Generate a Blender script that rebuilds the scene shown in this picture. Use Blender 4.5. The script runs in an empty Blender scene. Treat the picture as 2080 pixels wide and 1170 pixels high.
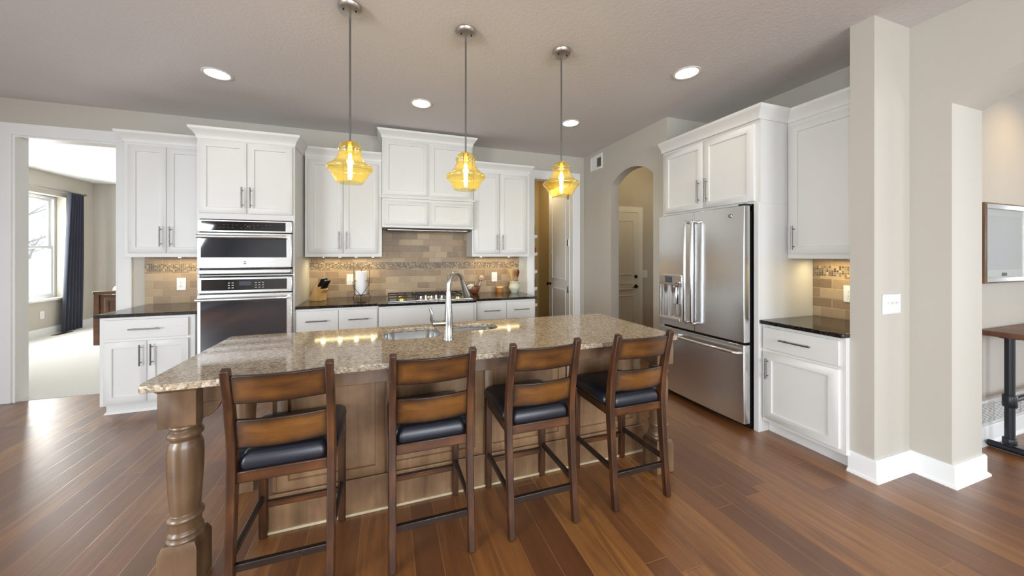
import bpy, bmesh, math, random
from mathutils import Vector, Matrix
random.seed(7)
S = bpy.context.scene
COL = S.collection
PI = math.pi

# ------------------------------------------------------------------ camera, world, light, exposure
TH, CAMH = 0.3213, 1.4385
cd = bpy.data.cameras.new('camera'); cam = bpy.data.objects.new('camera', cd); COL.objects.link(cam)
cam.location = (0, 0, CAMH); cam.rotation_euler = (PI / 2, 0, -TH)
cd.sensor_width = 36; cd.lens = 690 / 2080 * 36
cd.shift_x = (1040 - 1013.7) / 2080; cd.shift_y = (518.2 - 585) / 2080
cd.clip_start = 0.05; cd.clip_end = 200
S.camera = cam
S.view_settings.view_transform = 'Standard'; S.view_settings.look = 'None'
S.view_settings.gamma = 1; S.view_settings.use_curve_mapping = False
S.view_settings.exposure = 0.12
S.cycles.max_bounces = 9; S.cycles.diffuse_bounces = 5; S.cycles.glossy_bounces = 4
S.cycles.transmission_bounces = 6; S.cycles.transparent_max_bounces = 10
S.cycles.use_denoising = True
S.cycles.sample_clamp_indirect = 6.0
S.cycles.caustics_reflective = False; S.cycles.caustics_refractive = False

W = bpy.data.worlds.new('world'); S.world = W; W.use_nodes = True
bgn = W.node_tree.nodes['Background']
bgn.inputs[0].default_value = (0.86, 0.93, 1.0, 1); bgn.inputs[1].default_value = 2.2

def area(name, loc, rot, sx, sy, power, color=(1, 1, 1), spread=None):
    l = bpy.data.lights.new(name, 'AREA'); l.shape = 'RECTANGLE'; l.size = sx; l.size_y = sy
    l.energy = power; l.color = color
    if spread: l.spread = spread
    o = bpy.data.objects.new(name, l); COL.objects.link(o); o.location = loc; o.rotation_euler = rot
    return o
DAY = (0.87, 0.94, 1.0)
# daylight standing in the windows behind the viewer, on the left, in the bedroom and in the dining room
for i, x in enumerate((0.1, 2.3)):
    area('daylight_rear', (x, -4.50, 1.75), (PI / 2 - .35, 0, 0), 1.7, 1.8, 150, DAY)
area('daylight_left', (-4.6, -1.6, 1.4), (0, -PI / 2 + .45, 0), 1.8, 2.4, 290, DAY)
area('daylight_left', (-4.6, 1.5, 1.2), (0, -PI / 2 + .45, 0), 2.1, 2.4, 8, DAY)
area('bedroom_light', (-5.98, 7.6, 1.6), (0, -PI / 2, 0), 1.85, 1.7, 190, (1, .97, .92))
area('bedroom_light', (-3.6, 9.42, 1.6), (-PI / 2, 0, 0), 1.6, 1.8, 40, (1, .95, .88))  # unseen lamp at the bedroom end wall, where no window is built
area('daylight_dining', (5.4, -4.56, 1.5), (PI / 2 - .3, 0, 0), 2.0, 1.8, 60, DAY)
area('daylight_dining', (8.86, -2.2, 1.5), (0, PI / 2, 0), 1.9, 2.6, 130, DAY)

# ------------------------------------------------------------------ materials
M = {}
def srgb(r, g, b):
    f = lambda c: (c / 255 / 12.92) if c / 255 <= 0.04045 else ((c / 255 + 0.055) / 1.055) ** 2.4
    return (f(r), f(g), f(b), 1)
def schlick(t, f0=.04, gain=1.0):
    lw = t.n('ShaderNodeLayerWeight'); lw.inputs[0].default_value = .5
    p = t.math('POWER', lw.outputs['Facing'], 4.0)
    return t.math('MINIMUM', t.math('MULTIPLY', t.math('ADD', f0, t.math('MULTIPLY', p, 1 - f0)), gain), 1.0)
class NT:
    def __init__(s, name):
        m = bpy.data.materials.new(name); m.use_nodes = True
        s.m = m; s.t = m.node_tree; s.b = s.t.nodes['Principled BSDF']; s.out = s.t.nodes['Material Output']
    def n(s, typ, **kw):
        nd = s.t.nodes.new(typ)
        for k, v in kw.items(): setattr(nd, k, v)
        return nd
    def put(s, nd, key, v):
        if hasattr(v, 'is_output'): s.t.links.new(v, nd.inputs[key])
        elif v is not None: nd.inputs[key].default_value = v
    def math(s, op, a, b=None, c=None):
        nd = s.n('ShaderNodeMath', operation=op); s.put(nd, 0, a)
        if b is not None: s.put(nd, 1, b)
        if c is not None: s.put(nd, 2, c)
        return nd.outputs[0]
    def ramp(s, fac, stops, interp='LINEAR'):
        nd = s.n('ShaderNodeValToRGB'); s.put(nd, 0, fac); e = nd.color_ramp.elements
        nd.color_ramp.interpolation = interp
        while len(e) < len(stops): e.new(0.5)
        for i, (p, c) in enumerate(stops): e[i].position = p; e[i].color = c if len(c) == 4 else (*c, 1)
        return nd.outputs[0]
    def mix(s, fac, a, b, blend='MIX'):
        nd = s.n('ShaderNodeMix', data_type='RGBA', blend_type=blend)
        s.put(nd, 0, fac); s.put(nd, 6, a); s.put(nd, 7, b); return nd.outputs[2]
    def coord(s, kind='Object'): return s.n('ShaderNodeTexCoord').outputs[kind]
    def xyz(s, v):
        nd = s.n('ShaderNodeSeparateXYZ'); s.put(nd, 0, v); return nd.outputs
    def comb(s, x, y, z=0.0):
        nd = s.n('ShaderNodeCombineXYZ'); s.put(nd, 0, x); s.put(nd, 1, y); s.put(nd, 2, z); return nd.outputs[0]
    def mapping(s, v, scale=(1, 1, 1), loc=(0, 0, 0), rot=(0, 0, 0)):
        nd = s.n('ShaderNodeMapping'); s.put(nd, 0, v); nd.inputs['Scale'].default_value = scale
        nd.inputs['Location'].default_value = loc; nd.inputs['Rotation'].default_value = rot; return nd.outputs[0]
    def noise(s, v, scale, detail=3, rough=0.5, out=0, dist=0.0):
        nd = s.n('ShaderNodeTexNoise'); s.put(nd, 'Vector', v); nd.inputs['Scale'].default_value = scale
        nd.inputs['Detail'].default_value = detail; nd.inputs['Roughness'].default_value = rough
        nd.inputs['Distortion'].default_value = dist; return nd.outputs[out]
    def white(s, v):
        nd = s.n('ShaderNodeTexWhiteNoise', noise_dimensions='3D'); s.put(nd, 'Vector', v); return nd.outputs
    def voro(s, v, scale, out='Color', feature='F1'):
        nd = s.n('ShaderNodeTexVoronoi', feature=feature); s.put(nd, 'Vector', v); nd.inputs['Scale'].default_value = scale
        return nd.outputs[out]
    def bump(s, h, strength=0.2, dist=0.01):
        nd = s.n('ShaderNodeBump'); s.put(nd, 'Height', h); nd.inputs['Strength'].default_value = strength
        nd.inputs['Distance'].default_value = dist; s.t.links.new(nd.outputs[0], s.b.inputs['Normal'])
    def set(s, **kw):
        names = dict(base='Base Color', rough='Roughness', metal='Metallic', spec='Specular IOR Level', coat='Coat Weight',
                     coatr='Coat Roughness', emis='Emission Color', estr='Emission Strength', sheen='Sheen Weight', trans='Transmission Weight', ior='IOR', aniso='Anisotropic')
        for k, v in kw.items(): s.put(s.b, names[k], v)
        return s

def paint(name, col, rough=0.5, bs=0.0, bscale=60, spec=0.4):
    t = NT(name); v = t.coord()
    n = t.noise(v, 3.0, 2)
    t.set(base=t.mix(t.math('MULTIPLY', n, 0.12), col, tuple(c * 0.82 for c in col[:3]) + (1,)), rough=rough, spec=spec)
    if bs: t.bump(t.noise(v, bscale, 4, 0.6), bs, 0.004)
    M[name] = t.m
paint('wall_paint', srgb(186, 181, 171), 0.75, 0.08, 90)
paint('ceiling_paint', srgb(214, 212, 212), 0.8, 0.45, 45)
paint('white_trim', srgb(226, 227, 226), 0.4)
paint('cabinet_white', srgb(216, 216, 213), 0.38)
paint('door_white', srgb(222, 222, 220), 0.4)
paint('pantry_paint', srgb(190, 172, 132), 0.75, 0.08, 90)
paint('plate_white', srgb(224, 224, 222), 0.3)
paint('bedroom_ceiling', srgb(238, 240, 242), 0.8)
paint('ceramic_white', srgb(225, 222, 205), 0.2)
paint('ceramic_cream', srgb(205, 203, 180), 0.25)
paint('pale_wood', srgb(214, 176, 112), 0.5)
paint('pale_shoe', srgb(188, 172, 140), 0.5)
paint('mid_wood', srgb(176, 118, 62), 0.45)
paint('bowl_wood', srgb(120, 72, 44), 0.4)
paint('dark_wood_spoon', srgb(110, 56, 28), 0.45)
paint('paper', srgb(240, 240, 240), 0.9, 0.3, 120)
paint('black_plastic', srgb(18, 17, 18), 0.3)
paint('iron_black', srgb(22, 21, 22), 0.45, 0.2, 200)
paint('wire_brown', srgb(52, 38, 30), 0.4)
paint('pipe_black', srgb(28, 32, 38), 0.35)
paint('linen_white', srgb(240, 240, 240), 0.9)
paint('jar_red', srgb(160, 40, 30), 0.4)
paint('jar_tan', srgb(200, 175, 130), 0.5)
paint('jar_dark', srgb(40, 24, 18), 0.35)
paint('bark', srgb(176, 171, 168), 0.9)
paint('snow_ground', srgb(225, 228, 230), 0.9)
paint('vent_dark', srgb(70, 70, 68), 0.6)
paint('mat_paper', srgb(206, 208, 205), 0.8)
paint('art_grey', srgb(190, 195, 198), 0.8)
paint('garlic', srgb(190, 160, 140), 0.6)

def metal(name, col, rough, stretch=None, bs=0.03):
    t = NT(name); v = t.coord()
    t.set(base=col, metal=1.0, rough=rough)
    if stretch:
        n = t.noise(t.mapping(v, stretch), 1.0, 3, 0.6)
        t.set(rough=t.math('ADD', t.math('MULTIPLY', n, 0.12), rough - 0.06))
        t.bump(n, bs, 0.002)
    M[name] = t.m
metal('stainless', srgb(216, 217, 218), 0.27, (3, 3, 420))
metal('stainless_vertical', srgb(222, 223, 225), 0.24, (420, 420, 2.5))
metal('brushed_nickel', srgb(172, 171, 169), 0.26)
metal('handle_nickel', srgb(128, 126, 124), 0.32)
metal('dark_nickel', srgb(196, 188, 180), 0.34)
metal('chrome', srgb(225, 225, 228), 0.1)
metal('sink_steel', srgb(196, 196, 196), 0.2)
metal('bronze', srgb(58, 50, 46), 0.35)
metal('brass', srgb(215, 190, 110), 0.25)
metal('silver_frame', srgb(190, 190, 188), 0.35)

def mat_floor():
    t = NT('plank_floor'); x, y, z = t.xyz(t.coord())
    PW, PL = 0.127, 1.35
    r = t.math('DIVIDE', x, PW); row = t.math('FLOOR', r); fx = t.math('FRACT', r)
    off = t.white(t.comb(row, 3.7, 1.0))[0]
    l = t.math('ADD', t.math('DIVIDE', y, PL), off); col = t.math('FLOOR', l); fy = t.math('FRACT', l)
    rnd = t.white(t.comb(row, col, 5.0))
    gv = t.comb(t.math('ADD', t.math('MULTIPLY', x, 14.0), t.math('MULTIPLY', rnd[0], 50.0)), t.math('MULTIPLY', y, 1.1), 0.0)
    g = t.noise(gv, 2.2, 5, 0.62, dist=0.6)
    g2 = t.noise(t.comb(t.math('MULTIPLY', x, 3.0), t.math('MULTIPLY', y, 1.2), rnd[0]), 2.0, 3)
    base = t.ramp(rnd[0], [(0, srgb(92, 54, 29)), (0.35, srgb(120, 75, 37)), (0.7, srgb(144, 93, 45)), (1, srgb(166, 114, 58))])
    c = t.mix(t.ramp(g, [(0.3, (0, 0, 0)), (0.75, (0.9, 0.9, 0.9))]), base, srgb(70, 36, 18))
    c = t.mix(t.math('MULTIPLY', g2, 0.3), c, srgb(150, 96, 50))
    ex = t.math('MINIMUM', fx, t.math('SUBTRACT', 1.0, fx)); ey = t.math('MINIMUM', fy, t.math('SUBTRACT', 1.0, fy))
    e = t.math('MINIMUM', t.math('MULTIPLY', ex, PW), t.math('MULTIPLY', ey, PL))
    edge_glint = t.math('LESS_THAN', e, 0.0016)
    c = t.mix(t.math('MULTIPLY', edge_glint, 0.75), c, srgb(176, 124, 80)); c = t.mix(t.math('MULTIPLY', t.math('LESS_THAN', e, 0.0006), 0.8), c, srgb(34, 18, 10))  # tan band paints the light caught on plank bevels; dark joint inside it
    t.set(base=c, rough=t.math('ADD', 0.26, t.math('MULTIPLY', g, 0.16)), spec=0.8, coat=0.6, coatr=0.38)
    h = t.math('ADD', t.math('MULTIPLY', t.math('MINIMUM', e, 0.004), 90.0), t.math('MULTIPLY', g2, 0.55))
    t.bump(t.math('ADD', h, t.math('MULTIPLY', g, 0.12)), 0.28, 0.006)
    M['plank_floor'] = t.m
mat_floor()

def mat_carpet():
    t = NT('carpet_pile'); v = t.coord(); n = t.noise(v, 160, 3)
    t.set(base=t.mix(n, srgb(205, 203, 198), srgb(228, 226, 222)), rough=0.95, sheen=0.2); t.bump(n, 0.5, 0.01)
    M['carpet_pile'] = t.m
mat_carpet()

def tile_mat(name, axis, tw, th, z0, stops, grout, gw, stagger=0.5, rough=0.45, nmix=0.3, bs=0.35):
    t = NT(name); c = t.xyz(t.coord()); u, z = c[axis], t.math('SUBTRACT', c[2], z0)
    rz = t.math('DIVIDE', z, th); row = t.math('FLOOR', rz); fz = t.math('FRACT', rz)
    sh = t.math('MULTIPLY', t.math('MODULO', t.math('ABSOLUTE', row), 2.0), stagger)
    ru = t.math('ADD', t.math('DIVIDE', u, tw), sh); colm = t.math('FLOOR', ru); fu = t.math('FRACT', ru)
    rnd = t.white(t.comb(row, colm, 2.0))
    eu = t.math('MULTIPLY', t.math('MINIMUM', fu, t.math('SUBTRACT', 1.0, fu)), tw)
    ez = t.math('MULTIPLY', t.math('MINIMUM', fz, t.math('SUBTRACT', 1.0, fz)), th)
    e = t.math('MINIMUM', eu, ez)
    base = t.ramp(rnd[0], stops)
    nz = t.noise(t.coord(), 26, 4, 0.6)
    base = t.mix(t.math('MULTIPLY', nz, nmix), base, srgb(196, 178, 150))
    mask = t.math('LESS_THAN', e, gw)
    t.set(base=t.mix(mask, base, grout), rough=t.math('ADD', rough, t.math('MULTIPLY', mask, 0.3)))
    t.bump(t.math('ADD', t.math('MULTIPLY', t.math('MINIMUM', e, gw * 2.5), 1.0 / (gw * 2.5)), t.math('MULTIPLY', nz, 0.3)), bs, 0.003)
    M[name] = t.m
TS = [(0, srgb(110, 84, 57)), (0.3, srgb(130, 103, 73)), (0.65, srgb(146, 119, 88)), (1, srgb(168, 145, 112))]
MS = [(0, srgb(44, 36, 34)), (0.25, srgb(72, 58, 48)), (0.45, srgb(122, 94, 60)), (0.6, srgb(84, 84, 90)), (0.85, srgb(150, 124, 86)), (1, srgb(178, 160, 132))]
tile_mat('tile_x', 0, 0.158, 0.0815, 0.914, TS, srgb(172, 156, 128), 0.0022)
tile_mat('tile_y', 1, 0.158, 0.0815, 0.914, TS, srgb(172, 156, 128), 0.0022)
tile_mat('mosaic_x', 0, 0.0172, 0.0172, 1.261, MS, srgb(150, 134, 108), 0.0016, 0.0, 0.42, 0.05, 0.2)
tile_mat('mosaic_y', 1, 0.0172, 0.0172, 1.261, MS, srgb(150, 134, 108), 0.0016, 0.0, 0.42, 0.05, 0.2)

def mat_stone():
    t = NT('speckled_stone'); v = t.coord()
    a = t.white(t.voro(t.mapping(v, (1, 1.5, 1)), 120, 'Color'))[0]
    b = t.white(t.voro(v, 60, 'Color'))[0]
    n = t.noise(v, 7, 4, 0.65); f = t.noise(v, 300, 2)
    c = t.ramp(a, [(0, srgb(118, 104, 88)), (0.16, srgb(144, 130, 110)), (0.35, srgb(166, 151, 130)), (0.62, srgb(183, 169, 146)), (0.85, srgb(200, 188, 168)), (1, srgb(222, 214, 200))])
    c = t.mix(t.math('MULTIPLY', t.math('GREATER_THAN', b, 0.93), 0.6), c, srgb(212, 202, 182))
    c = t.mix(t.math('MULTIPLY', t.math('LESS_THAN', b, 0.07), 0.55), c, srgb(92, 74, 60))
    c = t.mix(t.math('MULTIPLY', n, 0.35), c, srgb(150, 130, 106))
    c = t.mix(t.math('MULTIPLY', f, 0.18), c, srgb(110, 100, 92))
    t.set(base=c, rough=0.075, spec=0.5); M['speckled_stone'] = t.m
mat_stone()
def mat_granite():
    t = NT('black_granite'); v = t.coord(); b = t.white(t.voro(v, 170, 'Color'))[0]
    c = t.mix(t.math('MULTIPLY', t.math('GREATER_THAN', b, 0.86), 0.5), srgb(22, 21, 20), srgb(88, 78, 66))
    t.set(base=c, rough=0.1, spec=0.6); M['black_granite'] = t.m
mat_granite()

def wood(name, dark, mid, light, axis=2, scale=9.0, rough=0.35, edge=0.0, coat=0.0, bs=0.06):
    t = NT(name); v = t.coord(); sc = [scale, scale, scale]; sc[axis] = scale * 0.09
    g = t.noise(t.mapping(v, sc), 1.6, 5, 0.6, dist=0.8)
    l = t.noise(v, 4.5, 3, 0.6)
    c = t.ramp(t.math('ADD', t.math('MULTIPLY', g, 0.6), t.math('MULTIPLY', l, 0.4)), [(0.3, dark), (0.5, mid), (0.72, light)])
    if edge:
        gx, gy, gz = t.xyz(t.coord('Generated'))
        ax = t.math('MINIMUM', gx, t.math('SUBTRACT', 1.0, gx)); az = t.math('MINIMUM', gz, t.math('SUBTRACT', 1.0, gz))
        m = t.math('MINIMUM', t.math('MULTIPLY', ax, 8.0), t.math('MULTIPLY', az, 2.9))
        m = t.math('ADD', m, t.math('MULTIPLY', t.math('SUBTRACT', l, 0.5), 0.9))
        k = t.ramp(m, [(0.05, (1, 1, 1)), (0.85, (0, 0, 0))])
        c = t.mix(t.math('MULTIPLY', k, edge), c, srgb(26, 15, 12))
    t.set(base=c, rough=rough, spec=0.5, coat=coat, coatr=0.2); t.bump(g, bs, 0.004)
    M[name] = t.m
wood('chair_wood', srgb(28, 16, 12), srgb(60, 35, 20), srgb(104, 64, 33), 2, 14, 0.33)
wood('chair_slat', srgb(58, 33, 15), srgb(94, 59, 25), srgb(124, 82, 33), 0, 11, 0.3, 0.95)
wood('chair_rail', srgb(44, 24, 14), srgb(88, 52, 26), srgb(120, 74, 36), 0, 12, 0.33, 0.7)
wood('stretcher_dark', srgb(16, 11, 9), srgb(34, 22, 17), srgb(62, 40, 26), 0, 14, 0.4)
wood('island_wood', srgb(84, 62, 44), srgb(126, 97, 70), srgb(160, 129, 96), 2, 5, 0.4, bs=0.03)
wood('leg_wood', srgb(64, 47, 34), srgb(104, 80, 58), srgb(134, 108, 80), 2, 6, 0.33, coat=0.2, bs=0.03)
wood('table_wood', srgb(58, 32, 20), srgb(92, 55, 34), srgb(120, 76, 48), 0, 8, 0.4)
wood('bed_wood', srgb(60, 36, 20), srgb(92, 58, 32), srgb(116, 76, 44), 0, 8, 0.4)
wood('frame_wood', srgb(74, 54, 38), srgb(110, 84, 60), srgb(140, 112, 84), 2, 12, 0.4)
wood('block_wood', srgb(176, 132, 78), srgb(204, 162, 102), srgb(222, 184, 126), 2, 8, 0.45)

def mat_leather():
    t = NT('seat_leather'); v = t.coord(); n = t.voro(v, 260, 'Distance'); 
    t.set(base=srgb(24, 28, 38), rough=0.36, spec=0.6); t.bump(n, 0.12, 0.002); M['seat_leather'] = t.m
mat_leather()
def mat_curtain():
    t = NT('navy_fabric'); v = t.coord(); n = t.noise(v, 220, 2)
    t.set(base=t.mix(n, srgb(33, 38, 50), srgb(50, 56, 70)), rough=0.85, sheen=0.3); t.bump(n, 0.2, 0.002); M['navy_fabric'] = t.m
mat_curtain()
def mat_glassdark(name, col, rough=0.04):
    t = NT(name); t.set(base=col, rough=rough, spec=0.7, coat=0.6, coatr=0.03); M[name] = t.m
mat_glassdark('oven_glass', srgb(38, 44, 52)); mat_glassdark('panel_glass', srgb(24, 26, 30))
mat_glassdark('display_glass', srgb(62, 70, 84))
def mat_glow(name, col, strength):
    t = NT(name); t.set(base=(0, 0, 0, 1), emis=col, estr=strength); M[name] = t.m
mat_glow('lamp_glow', (1.0, 0.86, 0.62, 1), 9.0)
mat_glow('puck_glow', (1.0, 0.84, 0.5, 1), 55.0)
mat_glow('bulb_glow', (1.0, 0.78, 0.36, 1), 22.0)
def mat_amber():
    t = NT('amber_glass')
    tr = t.n('ShaderNodeBsdfTransparent'); tr.inputs[0].default_value = (0.97, 0.87, 0.48, 1)
    tl = t.n('ShaderNodeBsdfTranslucent'); tl.inputs[0].default_value = (0.88, 0.68, 0.12, 1)
    gl = t.n('ShaderNodeBsdfGlossy'); gl.inputs['Roughness'].default_value = 0.04; gl.inputs[0].default_value = (1.0, 0.95, 0.85, 1)
    m1 = t.n('ShaderNodeMixShader'); m1.inputs[0].default_value = 0.075
    t.t.links.new(tr.outputs[0], m1.inputs[1]); t.t.links.new(tl.outputs[0], m1.inputs[2])
    m2 = t.n('ShaderNodeMixShader'); t.t.links.new(schlick(t, .11), m2.inputs[0])
    t.t.links.new(m1.outputs[0], m2.inputs[1]); t.t.links.new(gl.outputs[0], m2.inputs[2])
    t.t.links.new(m2.outputs[0], t.out.inputs[0]); M['amber_glass'] = t.m
mat_amber()
def mat_clear(name, tint, refl=0.5):
    t = NT(name)
    tr = t.n('ShaderNodeBsdfTransparent'); tr.inputs[0].default_value = tint
    gl = t.n('ShaderNodeBsdfGlossy'); gl.inputs['Roughness'].default_value = 0.03
    m2 = t.n('ShaderNodeMixShader'); t.t.links.new(schlick(t, .04, refl), m2.inputs[0])
    t.t.links.new(tr.outputs[0], m2.inputs[1]); t.t.links.new(gl.outputs[0], m2.inputs[2])
    t.t.links.new(m2.outputs[0], t.out.inputs[0]); M[name] = t.m
mat_clear('window_glass', (0.97, 0.98, 0.98, 1)); mat_clear('jar_glass', (0.86, 0.88, 0.9, 1), 1.5)
mat_clear('picture_glass', (0.97, 0.98, 0.98, 1), 0.3)

# ------------------------------------------------------------------ mesh helpers
class MB:
    def __init__(s): s.bm = bmesh.new()
    def box(s, x0, x1, y0, y1, z0, z1):
        v = [s.bm.verts.new(p) for p in ((x0, y0, z0), (x1, y0, z0), (x1, y1, z0), (x0, y1, z0), (x0, y0, z1), (x1, y0, z1), (x1, y1, z1), (x0, y1, z1))]
        for f in ((3, 2, 1, 0), (4, 5, 6, 7), (0, 1, 5, 4), (1, 2, 6, 5), (2, 3, 7, 6), (3, 0, 4, 7)): s.bm.faces.new([v[i] for i in f])
        return s
    def loft(s, loops, cap=True, closed=True, smooth=False):
        L = [[s.bm.verts.new(p) for p in lp] for lp in loops]; n = len(L[0])
        for a, b in zip(L, L[1:]):
            for i in range(n if closed else n - 1):
                f = s.bm.faces.new((a[i], a[(i + 1) % n], b[(i + 1) % n], b[i])); f.smooth = smooth
        if cap: s.bm.faces.new(L[0][::-1]); s.bm.faces.new(L[-1])
        return s
    def prism(s, poly, axis, a, b):
        # poly: 2-D points in the two other axes (x,y,z order without axis)
        def P(p, c):
            q = list(p); q.insert(axis, c); return q
        return s.loft([[P(p, a) for p in poly], [P(p, b) for p in poly]])
    def lathe(s, prof, c=(0, 0, 0), seg=32, axis=2, cap=True):
        loops = []
        for r, z in prof:
            lp = []
            for i in range(seg):
                t = 2 * PI * i / seg; p = [r * math.cos(t), r * math.sin(t)]; p.insert(axis, z)
                lp.append((p[0] + c[0], p[1] + c[1], p[2] + c[2]))
            loops.append(lp)
        return s.loft(loops, cap, True, True)
    def tube(s, pts, r, seg=12, square=None, cap=True):
        pts = [Vector(p) for p in pts]; loops = []
        up = Vector((0, 0, 1))
        t0 = (pts[1] - pts[0]).normalized()
        side = t0.cross(up)
        if side.length < 1e-3: side = Vector((1, 0, 0))
        side.normalize()
        for i, p in enumerate(pts):
            a = pts[max(i - 1, 0)]; b = pts[min(i + 1, len(pts) - 1)]; t = (b - a).normalized()
            side = (side - t * side.dot(t)).normalized(); nn = t.cross(side)
            rr = r[i] if isinstance(r, (list, tuple)) else r
            loops.append([tuple(p + (side * math.cos(2 * PI * k / seg) + nn * math.sin(2 * PI * k / seg)) * rr) for k in range(seg)])
        return s.loft(loops, cap, True, True)
    def bar(s, pts, w, d):
        # rectangular-section bar swept through points in a vertical (y,z) plane: w along x, d across
        loops = []; pts = [Vector(p) for p in pts]
        for i, p in enumerate(pts):
            a = pts[max(i - 1, 0)]; b = pts[min(i + 1, len(pts) - 1)]; t = (b - a).normalized(); n = Vector((1, 0, 0)).cross(t).normalized()
            dd = d[i] if isinstance(d, (list, tuple)) else d
            loops.append([tuple(p + Vector((sx * w / 2, 0, 0)) + n * sy * dd / 2) for sx, sy in ((-1, -1), (1, -1), (1, 1), (-1, 1))])
        return s.loft(loops)
    def shaker(s, x0, x1, z0, z1, y=-0.02, th=0.02, rail=0.058, rec=0.01, rb=None):
        # one-piece recessed-panel front, face at y, back at y+th
        rb = rb or rail
        o = [(x0, z0), (x1, z0), (x1, z1), (x0, z1)]; i1 = [(x0 + rail, z0 + rb), (x1 - rail, z0 + rb), (x1 - rail, z1 - rail), (x0 + rail, z1 - rail)]
        k = 0.003; i2 = [(x0 + rail + k, z0 + rb + k), (x1 - rail - k, z0 + rb + k), (x1 - rail - k, z1 - rail - k), (x0 + rail + k, z1 - rail - k)]
        b = 0.0015; o1 = [(x0 + b, z0 + b), (x1 - b, z0 + b), (x1 - b, z1 - b), (x0 + b, z1 - b)]
        return s.loft([[(p[0], y + th, p[1]) for p in o], [(p[0], y + b, p[1]) for p in o], [(p[0], y, p[1]) for p in o1], [(p[0], y, p[1]) for p in i1], [(p[0], y + rec, p[1]) for p in i2]])
    def crown(s, x0, x1, y0, y1, zt, h=0.105, p=0.055, left=True, right=True):
        prof = [(0.0, zt - h), (0.008, zt - h), (0.008, zt - h * .8), (0.014, zt - h * .68), (0.026, zt - h * .48), (p * .85, zt - h * .26), (p, zt - h * .18), (p, zt)]
        lp = []
        for e, z in prof:
            l = x0 - (e if left else 0); r = x1 + (e if right else 0)
            lp.append([(l, y0 - e, z), (r, y0 - e, z), (r, y1, z), (l, y1, z)])
        return s.loft(lp)
    def build(s, name, mat, parent=None, loc=(0, 0, 0), bevel=0.0, seg=2, smooth=None, sub=0):
        bmesh.ops.recalc_face_normals(s.bm, faces=s.bm.faces[:])
        if smooth is not None:
            for f in s.bm.faces: f.smooth = smooth
        me = bpy.data.meshes.new(name); s.bm.to_mesh(me); s.bm.free(); me.set_sharp_from_angle(angle=0.9)
        o = bpy.data.objects.new(name, me); COL.objects.link(o); o.location = loc
        me.materials.append(M[mat] if isinstance(mat, str) else mat)
        if bevel:
            b = o.modifiers.new('bevel', 'BEVEL'); b.width = bevel; b.segments = seg; b.limit_method = 'ANGLE'; b.angle_limit = 0.6
            b.harden_normals = False
        if sub:
            m = o.modifiers.new('subdivision', 'SUBSURF'); m.levels = sub; m.render_levels = sub
        if parent: o.parent = parent
        return o
def empty(name, loc, rz=0):
    o = bpy.data.objects.new(name, None); COL.objects.link(o); o.location = loc; o.rotation_euler = (0, 0, rz); o.empty_display_size = 0.1
    return o
def tag(o, label=None, cat=None, group=None, kind=None):
    if label: o['label'] = label
    if cat: o['category'] = cat
    if group: o['group'] = group
    if kind: o['kind'] = kind
    return o
def thing(name, label, cat, loc=(0, 0, 0), rz=0, group=None): return tag(empty(name, loc, rz), label, cat, group)
def struct(name, mb, mat, bevel=0.0, label=None): return tag(mb.build(name, mat, bevel=bevel), label, None, None, 'structure')
def dup(root, loc, rz=None, label=None, group=None):
    def cp(o, par):
        c = o.copy(); COL.objects.link(c)
        if par: c.parent = par
        for ch in list(o.children): cp(ch, c)
        return c
    r = cp(root, None); r.location = loc
    if rz is not None: r.rotation_euler = (0, 0, rz)
    if label: r['label'] = label
    if group: r['group'] = group
    return r
def arcpts(a0, a1, s0, z_spring, rise, n=16):
    a = abs(a1 - a0) / 2; R = (a * a + rise * rise) / (2 * rise); cc = (a0 + a1) / 2; zc = z_spring + rise - R
    return [(a0 + (a1 - a0) * i / n, zc + math.sqrt(max(R * R - (a0 + (a1 - a0) * i / n - cc) ** 2, 0))) for i in range(n + 1)]

HC = 2.965; YW = 4.637; XR = 2.947; XK = 3.55
# ------------------------------------------------------------------ structure: floor, ceiling, walls
struct('floor', MB().box(-4.6, 9.0, -4.6, 4.66, -0.06, 0.0), 'plank_floor')
struct('floor.001', MB().box(1.9, 5.2, 4.66, 6.5, -0.06, 0.0), 'plank_floor')
tag(bpy.data.objects['floor.001'], kind='structure')
carpet = struct('floor_carpet', MB().box(-6.1, 1.9, 4.66, 9.6, -0.06, 0.004), 'carpet_pile')
struct('ceiling', MB().box(-6.1, 9.0, -4.7, 4.70, HC, HC + 0.08), 'ceiling_paint')
struct('ceiling.001', MB().box(-6.1, 5.2, 4.70, 9.6, HC - 0.03, HC + 0.08), 'bedroom_ceiling')
# back wall with the bedroom opening and the pantry opening
BX0, BX1, BZ = -3.45, -2.66, 2.61
PX0, PX1, PZ = 2.08, 2.765, 2.60
poly = [(-4.72, 0), (BX0, 0), (BX0, BZ), (BX1, BZ), (BX1, 0), (PX0, 0), (PX0, PZ), (PX1, PZ), (PX1, 0), (5.2, 0), (5.2, HC), (-4.72, HC)]
struct('wall_back', MB().prism(poly, 1, YW, YW + 0.125), 'wall_paint')
# right wall with the arched passage
ar = arcpts(3.962, 3.179, 0, 2.395, 0.16)
poly = [(4.637, 0), (3.962, 0)] + ar + [(3.179, 0), (2.975, 0), (2.975, HC), (4.637, HC)]
struct('wall_right', MB().prism(poly, 0, XR, XR + 0.13), 'wall_paint')
struct('wall_alcove', MB().box(XR + 0.13, 4.9, 2.975, 3.09, 0, HC), 'wall_paint')
struct('wall_cabinet_side', MB().box(XK, XK + 0.1, 1.416, 2.975, 0, HC), 'wall_paint')
struct('wall_stub', MB().box(XR, 9.0, 1.296, 1.416, 0, HC), 'wall_paint')
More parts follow.
